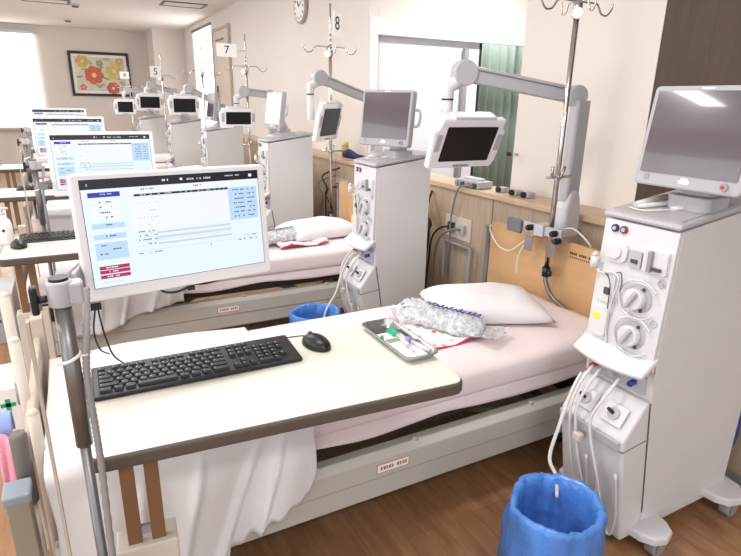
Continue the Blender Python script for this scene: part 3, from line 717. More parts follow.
m = MB(); m.cyl((.005, -.09, 0), (.007, -.125, 0), .004, 8); m.done('plunger', WHITE, t)
t = thing('syringe', 'syringe with lilac stopper lying in the steel tray', 'syringe', (.827, 1.275, .818), .1)
m = MB(); m.cyl((.005, 0, 0), (.012, -.08, 0), .007, 12); m.done('barrel', TUBEW, t); m = MB(); m.cyl((.0, .016, 0), (.003, 0, 0), .012, 12); m.done('stopper', LILAC, t)
m = MB(); m.M = rz_mat((.762, 1.33, .8145)); m.cyl((0, 0, 0), (.012, .02, 0), .006, 10); item('needle_shield', 'small green needle cap at the left of the steel tray', 'cap', m, GREEN)
m = MB(); m.M = rz_mat((.805, 1.335, .8125)); m.box((0, 0, 0), (.018, .05, .008)); item('green_clip', 'bright green plastic clip in the steel tray', 'clip', m, GREEN, .003)

# ------------------------------------------------------------ computer monitors on posts
def make_monitor(label):
    t = thing('computer_monitor', label, 'monitor', group='bedside computer monitors')    # origin: centre of the screen
    w, h = .215, .135
    T = Matrix.Rotation(-.10, 4, 'X')      # leaning back
    m = MB(); m.M = T; m.rrect((-w, -h), (w, h), .010, 0, .032, 1); m.done('monitor_housing', MONW, t, bevel=.004)
    m = MB(); m.M = T; m.box((-w+.07, .03, -.08), (w-.07, .055, .08)); m.done('back_cover', WHITE, t, bevel=.01)
    sw0, sw1, sh0, sh1 = -w+.018, w-.018, -h+.028, h-.014
    m = MB(); m.M = T; m.box((sw0-.001, -.0012, sh0-.001), (sw1+.001, .0, sh1+.001)); m.done('screen_edge', BLACK, t)
    mats = [S_BG, S_TOP, S_W, S_BLUE, S_LB, S_RED, S_G, S_K]
    m = MB(); m.M = T
    W_ = sw1-sw0; H_ = sh1-sh0; lay = [0]
    def q(mi, u0, v0, u1, v1, d=1):        # u from left, v from top, 0..1
        m.m(mi); y = -.0014-.0003*d
        m.quad([(sw0+W_*u0, y, sh1-H_*v1), (sw0+W_*u1, y, sh1-H_*v1), (sw0+W_*u1, y, sh1-H_*v0), (sw0+W_*u0, y, sh1-H_*v0)])
    q(0, 0, 0, 1, 1, 0); q(1, 0, 0, 1, .085); q(2, 0, .085, 1, .15)
    rr = random.Random(3)
    def dash(u0, v, u1, mi=7, h_=.012, dens=.7):
        u = u0
        while u < u1:
            l = .004+.007*rr.random()
            if rr.random() < dens: q(mi, u, v, min(u+l, u1), v+h_, 2)
            u += l+.003
    q(3, .03, .115, .19, .16, 2); dash(.09, .127, .15, 2)
    for i_, v in enumerate((.19, .235, .285, .33)): q(2, .035, v, .19, v+.035, 1); dash(.08, v+.01, .14, 7, .012, .6)
    for v0, v1 in ((.40, .45), (.50, .55), (.58, .74)): q(4, .03, v0, .195, v1, 1)
    dash(.1, .41, .13); dash(.07, .515, .15); dash(.05, .60, .09); dash(.1, .64, .16); dash(.05, .68, .09)
    for v in (.80, .84, .885): q(5, .035, v, .19, v+.034, 1); dash(.07, v+.01, .13, 2)
    q(2, .035, .94, .19, .98, 1); dash(.05, .95, .16, 6)
    q(1, .26, .155, .80, .176, 1); dash(.28, .16, .78, 6, .01, .35)
    q(2, .23, .19, .80, .5, 1)
    for v in (.24, .31, .38, .45): dash(.27, v, .40, 6, .01, .4)
    for k, v in enumerate((.51, .55, .59, .63)): q(6, .24, v+.02, .80, v+.024, 2); dash(.25, v, .36, 7, .011, .6)
    for v in (.53, .58, .64): q(6, .36, v, .80, v+.018, 1)
    dash(.24, .72, .38, 7, .01, .4); q(6, .24, .70, .97, .704, 2); dash(.66, .72, .69); dash(.88, .67, .96, 7, .01, .6); dash(.84, .71, .96, 7, .01, .5)
    q(4, .80, .16, .985, .50, 1)
    for k in range(7): dash(.83, .18+k*.046, .90, 7, .012, .7); dash(.92, .18+k*.046, .97, 7, .012, .6)
    dash(.42, .03, .46, 2, .02); q(2, .52, .028, .535, .05, 2); dash(.56, .035, .70, 6, .018, .8); dash(.79, .03, .88, 6, .012, .6); q(2, .94, .03, .96, .06, 2); dash(.03, .035, .15, 4, .02, .4)
    dash(.3, .105, .37, 7, .012); dash(.56, .105, .64, 7, .012)
    m.done('screen_display', mats, t, nonorm=True)
    m = MB(); m.M = T; m.tube([(-w+.06, .05, -.06), (-w+.01, .05, -.07), (-w-.02, .0, -.08), (-w-.03, -.10, -.085)], .018, 10); m.done('mount_bracket', POSTM, t)
    return t
def make_post(label, low=0.0):
    t = thing('monitor_post', label, 'monitor post', group='grey monitor posts')      # origin at the floor
    m = MB(); m.tube([(0, 0, .06), (0, 0, .88)], .0095, 20); m.done('lower_tube', POSTM, t)
    m = MB(); m.tube([(0, 0, .86), (0, 0, 1.14)], .0145, 28); m.done('upper_tube', POSTM, t)
    m = MB(); m.cyl((0, 0, 1.14), (0, 0, 1.186), .021, 28); m.prism(rr_pts((.0, -.016), (.036, .016), .006), 2, 1.143, 1.182); m.done('clamp_collar', LGREY, t, bevel=.004)
    m = MB(); m.cyl((0, 0, 1.186), (0, 0, 1.191), .0155, 24); m.done('end_cap', BLACK, t)
    m = MB(); m.box((-.046, -.012, 1.13), (-.034, .012, 1.18)); m.cyl((-.036, 0, 1.155), (-.02, 0, 1.155), .007, 12); m.done('clamp_knob', BLACK, t, bevel=.004)
    m = MB(); m.box((-.058, -.010, .1), (-.053, .010, 1.12)); m.done('flat_bar', TAN, t)
    pts = [(.04, .05, 1.15), (.03, .0, 1.08), (.021, -.006, 1.0), (.022, -.008, .9), (.022, -.012, .8), (.016, -.014, .5), (.016, -.014, .1)]
    P = smooth_path(pts, 16); m = MB(); m.tube(P,   .007, 8, rs=[.0072 if k % 2 else .0058 for k in range(len(P))]); m.done('corrugated_conduit', mat('conduit_grey', (150, 149, 151), .5), t)
    m = MB(); m.tube([(.0155*math.cos(a), .0155*math.sin(a), 1.04+.006*math.cos(a)) for a in [k*PI/8 for k in range(17)]], .0035, 6); m.tube([(.014, -.008, 1.043), (.028, -.012, 1.046)], .002, 6); m.tube([(-.014, -.006, 1.036), (-.022, -.008, 1.034)], .003, 6); m.done('cable_tie', PAPER, t)
    m = MB(); m.box((-.12, -.06, .02), (.03, .06, .06)); m.done('post_foot', BEIGE, t, bevel=.01)
    m = MB(); m.cyl((.03, -.03, .06), (.03, -.03, .075), .035, 20); m.done('foot_pedal', DGREY, t)
    return t
mon = make_monitor('nearest bedside monitor, large lit screen above the keyboard'); mon.location = (.208, 1.30, 1.213); mon.rotation_euler = (0, 0, .14)
clone(mon, (.137, 2.75, 1.216), 'second bedside monitor, partly hidden behind the nearest one', 0.)
clone(mon, (.026, 4.24, 1.232), 'third bedside monitor back, mostly hidden by the second', 0.)
clone(mon, (-.026, 5.72, 1.256), 'farthest bedside monitor, only its top dark bar in view', 0.)
post = make_post('nearest grey monitor post, left of the near monitor'); post.location = (-.0425, 1.045, .012)
clone(post, (-.16, 3.28, 0), 'second grey monitor post, behind the second keyboard')
clone(post, (-.28, 5.0, 0), 'third grey monitor post back along the left')
clone(post, (-.34, 6.7, 0), 'fourth grey monitor post back along the left')
m = MB(); m.box((.0, 1.30, 1.045), (.022, 1.32, 1.062)); m.curve([(.01, 1.31, 1.05), (-.0, 1.34, .98), (.008, 1.42, .90), (.03, 1.52, .84)], .0022, 6); m.curve([(.014, 1.31, 1.05), (.02, 1.33, .98), (.035, 1.42, .88), (.06, 1.50, .815)], .0022, 6)
attach(m.done('cable', CORDB), mon)
m = MB(); m.box((.215, 1.33, 1.052), (.232, 1.35, 1.09)); m.curve([(.225, 1.34, 1.06), (.19, 1.34, 1.05), (.16, 1.34, 1.055), (.14, 1.34, 1.08)], .003, 6); m.curve([(.225, 1.34, 1.065), (.26, 1.34, 1.062), (.30, 1.34, 1.07), (.32, 1.34, 1.09)], .003, 6); m.curve([(.225, 1.34, 1.07), (.25, 1.34, 1.072), (.28, 1.34, 1.076), (.31, 1.34, 1.10)], .003, 6)
attach(m.done('cable', CORDB), mon)

# ------------------------------------------------------------ IV poles
def make_pole(label, x=0, hose=True, hooks_rot=0., top=2.12, hk=1.90):
    t = thing('iv_pole', label, 'iv pole', group='drip poles')
    m = MB(); m.tube([(0, 0, .72), (0, 0, hk+.01)], .0125, 14); m.done('pole', CHROME, t)
    m = MB(); m.tube([(0, 0, hk), (0, 0, top)], .007, 10)
    m.m(1)
    for k in range(5): m.tube([(0, 0, hk+.03+k*.035), (0, 0, hk+.045+k*.035)], .011, 10)
    m.done('upper_rod', [CHROME, PAPER], t)
    for k in range(4):
        a = hooks_rot+k*PI/2; q_ = 1 if k % 2 == 0 else .45; c, s_ = math.cos(a)*q_, math.sin(a)*q_
        pts = [(0, 0, hk+.01), (.10, 0, hk+.012), (.125, 0, hk+.0), (.145, 0, hk-.025), (.18, 0, hk-.03), (.205, 0, hk-.005), (.21, 0, hk+.02)]
        m = MB(); m.curve([(p[0]*c, p[0]*s_, p[2]) for p in pts], .0042, 8); m.done('hook', CHROME, t)
    m = MB(); m.cyl((0, 0, hk-.05), (0, 0, hk+.02), .02, 14); m.done('hook_collar', STEEL, t)
    m = MB(); m.cyl((-.03, -.03, hk-.04), (-.045, -.045, hk-.04), .022, 18); m.tube([(0, 0, hk-.04), (-.03, -.03, hk-.04)], .006, 8); m.done('collar_knob', PAPER, t)
    m = MB(); m.tube([(-.07, 0, 1.18), (.10, 0, 1.18)], .006, 8); m.cyl((-.015, 0, 1.18), (.015, 0, 1.18), .016, 10); m.tube([(-.035, 0, 1.18), (-.035, 0, 1.23)], .007, 8); m.tube([(.0, -.02, 1.18), (.02, -.02, 1.23)], .007, 8); m.done('cross_clip', STEEL, t)
    m = MB(); m.cyl((0, 0, .70), (0, 0, .745), .02, 14); m.cyl((-.01, -.02, .72), (.0, -.035, .72), .014, 12); m.done('end_clamp', BLACK, t)
    if hose:
        m = MB(); m.curve([(0, 0, .72), (-.003, -.01, .67), (-.003, -.06, .61), (0, -.15, .575), (0, -.22, .555), (0, -.25, .515), (0, -.255, .45)], .011, 12); m.done('bent_tail', POSTM, t)
    return t
p1 = make_pole('nearest drip pole, chrome with curved hooks, beside the wooden headboard', hooks_rot=.0, top=2.2, hk=1.905); p1.location = (1.985, 1.87, 0)
for (x, y, lab) in [(1.77, 3.95, 'second drip pole, chrome, behind the second bed near the clock'), (1.62, 5.6, 'third drip pole, standing beside the number 7 sign'), (1.50, 7.0, 'fourth drip pole, in front of the far bright window'), (1.335, 8.9, 'fifth drip pole, in front of the back wall column'), (1.04, 10.5, 'farthest drip pole, overlapping the framed picture')]:
    c = clone(p1, (x, y, -.05 if y < 4 else (-.24 if y > 10 else -.12)), lab)

# number signs clipped to the poles
def font_mesh(txt, size):
    cu = bpy.data.curves.new('txt', 'FONT'); cu.body = txt; cu.size = size; cu.align_x = 'CENTER'; cu.align_y = 'CENTER'; cu.extrude = .0006
    o = bpy.data.objects.new('txt', cu); C.objects.link(o); bpy.context.view_layer.update()
    me = bpy.data.meshes.new_from_object(o.evaluated_get(bpy.context.evaluated_depsgraph_get())); bpy.data.objects.remove(o); return me
def sign(label, loc, rz, w, h, txt, pole_dx):
    t = thing('number_sign', label, 'sign', loc, rz, 'bed number signs')
    MB().box((-w, -.002, -h), (w, .002, h)).done('sign_card', PAPER, t)
    if txt:
        o = bpy.data.objects.new('sign_number', font_mesh(txt, h*1.7)); o.data.materials.append(INK); C.objects.link(o); o.parent = t; o.rotation_euler = (PI/2, 0, 0); o.location = (0, -.0032, 0)
    m = MB(); m.tube([(-w if pole_dx < 0 else w, 0, 0), (pole_dx, 0, 0)], .004, 6); m.done('sign_clip', STEEL, t)
sign('white card with a black 7 on the third drip pole', (1.437, 5.58, 1.93), 0., .095, .058, '7', .175)
sign('white card turned sideways at the top of the second drip pole', (1.815, 3.93, 2.02), .55, .052, .075, '8', -.055)
sign('small white card with a mark on the fifth drip pole', (1.25, 8.88, 1.84), 0., .075, .075, '5', .085)
sign('small white card on the farthest drip pole over the picture', (.985, 10.48, 1.83), 0., .07, .055, '4', .055)

# ------------------------------------------------------------ television arms and televisions
def make_arm(name_label, col, elbow, head, tvp, base_z=.90):
    col = Vector(col); elbow = Vector(elbow); head = Vector(head); tvp = Vector(tvp)
    t = thing('television_arm', name_label, 'television arm', (col.x, col.y, base_z), group='television arms')
    o = Vector((col.x, col.y, base_z)); E = elbow-o; Hd = head-o; Tp = tvp-o
    m = MB(); m.prism(rr_pts((-.042, -.03), (.042, .03), .014), 2, .0, E.z-.02); m.done('column', LGREY, t, bevel=.004)
    m = MB(); m.prism([(-.05, -.03), (.05, -.03), (.05, .10), (.03, .19), (-.0, .21), (-.03, .19), (-.05, .12)], 1, -.045, .03); m.done('column_foot', WHITE, t, bevel=.012)
    d = (Hd-E); dh = Vector((d.x, d.y, 0)).normalized(); n = Vector((-dh.y, dh.x, 0))
    m = MB(); m.cyl(E-n*.036, E+n*.036, .048, 28); m.done('elbow_joint', LGREY, t, bevel=.005)
    m = MB(); a = E+d*.02; b = E+d*.97; u = n.cross(d.normalized())
    for (p, q_, ww, hh) in ((a, b, .026, .036),):
        v = []
        for pt in (p, q_):
            for (s1, s2) in ((-1, -1), (1, -1), (1, 1), (-1, 1)): v.append(m.v(pt+n*ww*s1+u*hh*s2))
        for f_ in ((0, 1, 2, 3), (7, 6, 5, 4), (0, 4, 5, 1), (1, 5, 6, 2), (2, 6, 7, 3), (3, 7, 4, 0)): m._f([v[i] for i in f_])
    m.done('spring_arm', LGREY, t, bevel=.008)
    m = MB(); v = []
    for pt in (E+d*.1, E+d*.93):
        for (s1, s2) in ((-1.06, -.62), (1.06, -.62), (1.06, -.45), (-1.06, -.45)): v.append(m.v(pt+n*.026*s1+u*.036*s2))
    for f_ in ((0, 1, 2, 3), (7, 6, 5, 4), (0, 4, 5, 1), (1, 5, 6, 2), (2, 6, 7, 3), (3, 7, 4, 0)): m._f([v[i] for i in f_])
    m.done('arm_groove', SEAM, t)
    m = MB(); m.cyl(Hd-n*.036, Hd+n*.036, .055, 28); sj = m.done('shoulder_joint', LGREY, t, bevel=.006)
    m = MB(); q0 = Hd-n*.0375+dh*.03+Vector((0, 0, -.035)); m.cyl(q0, q0+n*.003, .005, 10); q1 = q0-dh*.06; m.cyl(q1, q1+n*.003, .005, 10); m.done('joint_screws', DGREY, sj)
    hh = Hd+dh*.07+Vector((0, 0, -.06))
    m = MB(); m.tube([Hd+Vector((0, 0, -.02)), hh], .03, 12); m.cyl((hh.x, hh.y, hh.z+.02), (hh.x, hh.y, hh.z-.05), .027, 18); m.cyl((hh.x, hh.y, hh.z-.055), (hh.x, hh.y, Tp.z), .026, 18); m.done('drop_tube', WHITE, t, bevel=.002)
    m = MB(); m.cyl((hh.x, hh.y, hh.z-.056), (hh.x, hh.y, hh.z-.049), .0275, 18); m.done('joint_ring', BLACK, t)
    return t
def make_tv(label, loc, rz, tilt, w=.185, h=.125, off=True):
    t = thing('bedside_television', label, 'television', loc, rz, 'bedside televisions')
    T = Matrix.Rotation(tilt, 4, 'X')
    m = MB(); m.M = T; m.prism([(-w-.012, -h*.98), (w+.0, -h*.98), (w+.016, -h*.7), (w+.016, h*.55), (w-.0, h*.6), (w-.0, h*1.0), (-w+.0, h*1.0), (-w-.012, h*.6), (-w-.03, h*.55)], 1, 0, .035); m.done('television_case', MONW, t, bevel=.012)
    m = MB(); m.M = T; m.prism(rr_pts((-w+.035, -h+.04), (w-.035, h-.035), .004), 1, -.002, .004); m.done('television_screen', SCRB, t)
    m = MB(); m.M = T; m.box((-.05, -.004, -h+.014), (.04, 0, -h+.02)); 
    for k in range(6): m.box((-.045+k*.014, -.005, -h+.012), (-.038+k*.014, 0, -h+.022))
    m.done('television_buttons', MGREY, t)
    m = MB(); m.M = T; m.rrect((-w-.008, -.03), (-w+.02, .05), .006, -.003, .0, 1); m.done('speaker_grille', LGREY, t); m = MB(); m.M = T; m.rrect((w-.022, -.03), (w+.006, .05), .006, -.003, .0, 1); m.done('speaker_grille', LGREY, t)
    m = MB(); m.M = T; m.prism(rr_pts((-.12, -.08), (.12, .08), .02), 1, .034, .07); m.done('back_housing', LGREY, t, bevel=.01)
    m = MB(); m.M = T; m.box((-w+.06, -.0, h*1.0-.004), (w-.06, .06, h+.012)); m.done('top_handle', WHITE, t, bevel=.006)
    return t
make_arm('nearest television arm, long grey arm reaching left from the ledge', (2.14, 1.93, 0), (2.12, 1.95, 1.54), (1.585, 2.10, 1.625), (1.52, 2.12, 1.45), .90)
make_tv('nearest bedside television, black screen, over the wooden ledge', (1.612, 2.07, 1.318), .0, .42, .175, .122)
make_arm('second television arm, reaching left past the second drip pole', (2.14, 3.90, 0), (2.12, 3.90, 1.50), (1.65, 3.88, 1.65), (1.6, 3.9, 1.36), .98)
make_tv('second bedside television, turned sideways behind the second drip pole', (1.72, 3.84, 1.345), .78, .22, .195, .135)
make_arm('third television arm, behind the third dialysis machine', (1.87, 5.62, 0), (1.85, 5.6, 1.54), (1.58, 5.60, 1.565), (1.52, 5.6, 1.42), .90)
make_tv('third bedside television, facing the camera beside the third drip pole', (1.50, 5.52, 1.315), .1, .1, .16, .095)
make_arm('fourth television arm, grey folded arm before the bright window', (1.80, 7.4, 0), (1.72, 7.35, 1.45), (1.38, 7.30, 1.60), (1.30, 7.3, 1.45), .9)
make_tv('fourth bedside television, facing the camera above the fifth machine', (1.31, 7.2, 1.405), .1, .1, .165, .115)
make_arm('fifth television arm in the far part of the row', (1.60, 9.05, 0), (1.50, 9.0, 1.58), (1.18, 9.0, 1.66), (1.14, 9., 1.5), .9)
make_tv('fifth bedside television, above the farthest dialysis machine', (1.14, 8.9, 1.42), .1, .1, .17, .115)
make_tv('farthest bedside television, small and dark left of the fifth', (.93, 10.3, 1.33), .05, .1, .15, .12)
make_arm('farthest television arm in the row', (1.35, 10.5, 0), (1.3, 10.45, 1.58), (1.0, 10.4, 1.6), (.95, 10.4, 1.45), .9)

# ------------------------------------------------------------ head-end clamp, pad and cords
t = thing('headboard_clamp', 'grey clamp bar with foam pad hooked over the wooden headboard', 'clamp', (1.975, 1.90, .0))
m = MB(); m.box((-.03, -.13, .905), (-.012, .16, .95)); m.box((-.045, -.03, .90), (.03, .03, .955)); m.done('clamp_bar', LGREY, t, bevel=.003)
for y in (.07, -.08):
    m = MB(); m.box((-.032, y-.025, .81), (-.027, y+.025, .884)); m.box((-.032, y-.025, .880), (.082, y+.025, .885)); m.done('hook_plate', STEEL, t, bevel=.001)
m = MB(); m.box((-.05, .115, .885), (-.028, .215, .955)); m.done('foam_pad', mat('grey_foam', (110, 112, 118), .9, var=.05), t, bevel=.008)
for (y, z) in ((.055, .93), (-.10, .93), (-.125, .90)):
    m = MB(); m.cyl((-.055, y, z), (-.03, y, z), .015, 14); m.ball((-.058, y, z), .013); m.done('clamp_knob', BLACK, t)
m = MB(); m.curve([(1.985, 1.98, .885), (1.97, 2.04, .83), (1.97, 2.12, .77), (1.98, 2.22, .77), (1.985, 2.30, .83), (2.0, 2.32, .865)], .0035, 6)
m.curve([(1.985, 1.99, .885), (1.975, 2.05, .78), (1.98, 2.07, .70), (1.985, 2.07, .66)], .0028, 6); item('white_lead', 'white cord looped over the wooden headboard', 'cord', m, CORDW)
m = MB(); m.curve([(2.06, 1.86, .93), (2.05, 1.80, .945), (2.04, 1.74, .93), (2.05, 1.70, .90), (2.06, 1.69, .88)], .004, 6); item('white_lead', 'short white cord arching behind the drip pole clamp', 'cord', m, CORDW)

# ledge items
t = thing('control_unit', 'pale grey control unit with sockets on the ledge under the television', 'control unit', (2.27, 2.75, .981), 0)
m = MB(); m.box((-.03, .0, 0), (.09, .24, .045)); m.done('unit_case', LGREY, t, bevel=.006); m = MB(); m.box((.01, .04, .045), (.06, .2, .06)); m.done('unit_top', WHITE, t, bevel=.004)
for k, (y, r) in enumerate(((.03, .018), (.09, .016), (.15, .015), (.21, .014))):
    m = MB(); m.cyl((-.045, y, .02), (-.028, y, .02), r, 12); m.done('socket', (DGREY, MGREY)[k % 2], t)
for k, (y, lab) in enumerate([(2.62, 'first wall tap valve along the ledge'), (2.50, 'second wall tap valve along the ledge'), (2.40, 'third wall tap valve along the ledge, nearest the drip pole')]):
    t = thing('tap_valve', lab, 'valve', (2.33, y, .981), group='valves on the ledge')
    m = MB(); m.box((-.03, -.03, 0), (.03, .03, .03)); m.done('valve_body', LGREY, t, bevel=.005); m = MB(); m.cyl((-.045, 0, .018), (-.03, 0, .018), .017, 14); m.done('valve_knob', BLACK, t)
t = thing('wall_bracket', 'small chrome bracket on the wall end above the ledge', 'bracket', (XW-.005, 2.66, 1.2))
m = MB(); m.tube([(0, 0, 0), (-.06, 0, .005)], .008, 8); m.done('bracket_arm', CHROME, t); m = MB(); m.cyl((-.075, 0, .005), (-.055, 0, .005), .014, 12); m.done('bracket_end', BLACK, t)
t = thing('wall_hook', 'dark horizontal hook on the wall left of the drip pole', 'hook', (XW-.004, 2.22, 1.11))
m = MB(); m.box((-.01, -.06, -.006), (0, .06, .006)); m.done('hook_plate', DGREY, t); m = MB(); m.cyl((-.03, .05, 0), (-.01, .05, 0), .009, 10); m.done('hook_knob', STEEL, t)
t = thing('hand_controller', 'navy blue hand controller lying on the ledge by the second drip pole', 'controller', (2.30, 4.6, .981), .5)
m = MB(); m.tube([(0, -.10, .03), (0, -.02, .035), (0, .06, .055), (0, .12, .05)], .03, 12, rs=[.02, .026, .045, .03]); m.done('controller_body', NAVY, t)
m = MB(); m.box((-.04, -.24, .0), (.04, -.10, .02)); m.done('controller_rest', BLACK, t, bevel=.006)
t = thing('liquid_bottle', 'small bottle of yellow liquid on the ledge behind the second drip pole', 'bottle', (2.33, 4.86, .981))
m = MB(); m.cyl((0, 0, 0), (0, 0, .11), .035, 18); m.done('bottle_body', AMBER, t, bevel=.006); m = MB(); m.cyl((0, 0, .11), (0, 0, .15), .032, 16); m.done('bottle_neck', mat('pale_yellow_cap', (226, 216, 160), .5), t)

# power points on the partition with cords
t = thing('power_outlet', 'white double power outlet plate on the wooden partition', 'outlet', (2.249, 2.93, .70), group='power outlets')
m = MB(); m.box((-.008, -.14, -.075), (0, .14, .075)); m.done('outlet_plate', BEIGE, t, bevel=.004)
for y in (.06, -.06):
    m = MB(); m.box((-.03, y-.03, -.03), (-.008, y+.03, .03)); m.done('plug', DGREY if y > 0 else LGREY, t, bevel=.004)
clone(t, (2.249, 4.75, .72), 'power outlet plate on the partition behind the second bed')
def cord(label, pts, m_, r=.006):
    m = MB(); m.curve(pts, r, 8, 8); item('power_lead', label, 'cord', m, m_)
cord('grey cord dropping from the ledge to the partition outlet', [(2.27, 2.75, .985), (2.215, 2.80, 1.0), (2.205, 2.90, .97), (2.21, 2.96, .82), (2.21, 2.97, .72), (2.2, 2.96, .55), (2.19, 2.99, .30)], CORD)
cord('dark cord curling left from the partition outlet', [(2.22, 2.99, .70), (2.18, 3.05, .68), (2.17, 3.12, .6), (2.18, 3.16, .45), (2.17, 3.17, .2)], CORDB, .007)
cord('grey cord bundle falling from the outlet beside the metal frame', [(2.22, 2.87, .70), (2.18, 2.90, .70), (2.16, 3.0, .64), (2.17, 3.08, .5), (2.17, 3.1, .3), (2.16, 3.08, .12)], CORD, .008)
cord('dark cord hanging behind the second dialysis machine', [(2.24, 3.25, .90), (2.16, 3.18, .80), (2.14, 3.12, .66), (2.15, 3.15, .5), (2.13, 3.18, .3), (2.13, 3.16, .1)], CORDB, .008)
cord('black cord looping behind the second dialysis machine', [(2.20, 3.28, .78), (2.13, 3.16, .76), (2.14, 3.1, .70), (2.12, 3.15, .6), (2.11, 3.2, .4), (2.1, 3.2, .12)], CORDB, .009)
for k, (y, z) in enumerate(((4.75, .9), (4.85, .82), (4.68, .76))):
    cord(['black cord tangled below the ledge behind the second bed', 'grey cord tangled below the ledge behind the second bed', 'thin dark cord loop behind the second bed'][k], [(2.22, y, z), (2.1, y+.12, z-.08), (2.08, y-.02, z-.18), (2.12, y+.1, z-.3), (2.1, y+.05, z-.5)], (CORDB, CORD, CORDB)[k], .008)
cord('blue hose running down behind the nearest dialysis machine', [(2.21, 1.08, .8), (2.20, 1.02, .5), (2.20, .99, .25), (2.19, 1.05, .1), (2.21, 1.1, .02)], mat('blue_hose', (60, 80, 140), .5), .010)
cord('black hose beside the blue one behind the nearest machine', [(2.19, 1.12, .8), (2.19, 1.05, .5), (2.18, 1.03, .25), (2.17, 1.10, .03)], CORDB, .012)
cord('white cord curling to the floor behind the nearest machine', [(2.20, .99, .6), (2.20, .96, .3), (2.19, .93, .15), (2.20, .90, .06), (2.15, .86, .02), (2.05, .78, .008)], CORDW, .005)
t = thing('metal_rail_frame', 'grey square metal frame standing against the wooden partition', 'frame', (2.21, 2.9, 0))
m = MB(); m.tube([(0, .12, .60), (0, -.16, .60)], .012, 10); m.tube([(0, -.16, .61), (0, -.16, 0)], .012, 10); m.tube([(0, .12, .61), (0, .12, 0)], .012, 10); m.done('rail_tube', MGREY, t)

# ------------------------------------------------------------ things on the beds
# printed pad
m = MB(); m.M = rz_mat((1.20, 1.745, .588), .02)
m.grid(lambda u, v: (-.15+.32*u, -.14+.27*v, .006+.005*math.sin(u*9+v*4)+.012*noise.noise(Vector((u*4, v*4, 2)))), 24, 24)
t = thing('printed_pad', 'flower printed paper pad with red edge under the plastic package', 'pad', (0, 0, 0)); m.done('pad_sheet', FLORAL, t, solid=.003)
m = MB(); m.M = rz_mat((1.20, 1.745, .588), .02); m.grid(lambda u, v: (-.15+.32*u, -.148+.016*v, .004+.005*math.sin(u*9)+.012*noise.noise(Vector((u*4, 0, 2)))), 24, 2); m.done('red_edge', mat('crimson_edge', (186, 50, 92), .8), t, solid=.005)
def package(label, loc, rz, L=.38, W_=.075, blue=True):
    t = thing('plastic_package', label, 'package', loc, rz, 'plastic tubing packages')
    m = MB()
    def f(u, v):
        x = (u-.5)*L; a = 2*PI*v
        prof = (max(0, math.sin(PI*min(1, max(0, u*1.02))))**.45); rr = prof*(1.0+.25*math.sin(u*7+1))
        n_ = noise.noise(Vector((x*28, math.cos(a)*2.2, math.sin(a)*2.2)))
        n2 = noise.noise(Vector((x*60, math.cos(a)*5, math.sin(a)*5)))
        r1 = W_*rr*(1+.32*n_+.16*n2)
        z = math.sin(a)*r1*.55
        return (x, math.cos(a)*r1, max(z, -.02)+.025+.008*n2)
    m.grid(f, 54, 30); bmesh.ops.remove_doubles(m.b, verts=m.b.verts[:], dist=.0005); m.done('wrapper', mat('crumpled_white_film', (206, 209, 216), .12, var=.28, scale=60, bump=1., bscale=90, coat=.5), t)
    m = MB(); m.grid(lambda u, v: (L*.44+.10*u, (-.06+.12*v)*(1+.4*u), .025+.02*noise.noise(Vector((u*3, v*5, 7)))+.01*u), 10, 10); m.grid(lambda u, v: (-L*.44-.05*u, (-.06+.12*v), .025+.02*noise.noise(Vector((u*3, v*5, 9)))), 8, 8)
    m.grid(lambda u, v: (-L*.4+L*.8*u, .05+.05*v, .03+.02*v+.015*noise.noise(Vector((u*9, v*3, 7)))), 30, 5); m.done('loose_film', FILM, t)
    m = MB()
    for k in range(12):
        x = -L*.18+k*L*.05; w_ = .010*(k % 2); m.prism([(x, .002), (x+.006, .0), (x+.016, .024+w_), (x+.009, .026+w_)], 2, .076, .079); m.prism([(x+.004, .012), (x+.018, .008), (x+.019, .013), (x+.006, .018)], 2, .076, .0795)
    m.done('printed_stripe', PRINTB, t)
    m = MB()
    for k in range(5): m.curve([(-L*.42, -.05+.02*k, .03), (-L*.35, -.055+.022*k, .065), (-L*.25, -.04+.018*k, .07), (-L*.18, -.03+.014*k, .05)], .005, 6)
    m.done('coiled_tubing', TUBEW, t)
    m = MB()
    for k in range(9):
        a = rnd.random()*6; m.box((-L*.40+.015*k, -.045+.08*rnd.random(), .055), (-L*.39+.015*k, -.04+.08*rnd.random(), .064))
    m.done('dark_clips', DGREY, t)
    return t
pk = package('clear crumpled package of tubing with blue print beside the nearest pillow', (1.30, 1.78, .60), -1.12, .43, .10)
pk2 = clone(pk, (1.12, 3.44, .60), 'crumpled tubing package with blue print on the second bed', .25)
m = MB(); m.M = rz_mat((1.27, 3.42, .588), .05)
m.grid(lambda u, v: (-.16+.34*u, -.14+.3*v, .012+.012*math.sin(u*7+v*4)+.03*max(0, noise.noise(Vector((u*4, v*4, 2))))), 24, 24)
t = thing('printed_pad', 'flower printed paper pad with red edge on the second bed', 'pad', (0, 0, 0)); m.done('pad_sheet', FLORAL, t, solid=.003)
m = MB(); m.M = rz_mat((1.27, 3.42, .588), .05); m.grid(lambda u, v: (-.16+.34*u, -.15+.02*v, .008+.008*math.sin(u*7)), 24, 2); m.done('red_edge', MATS['crimson_edge'], t, solid=.005)

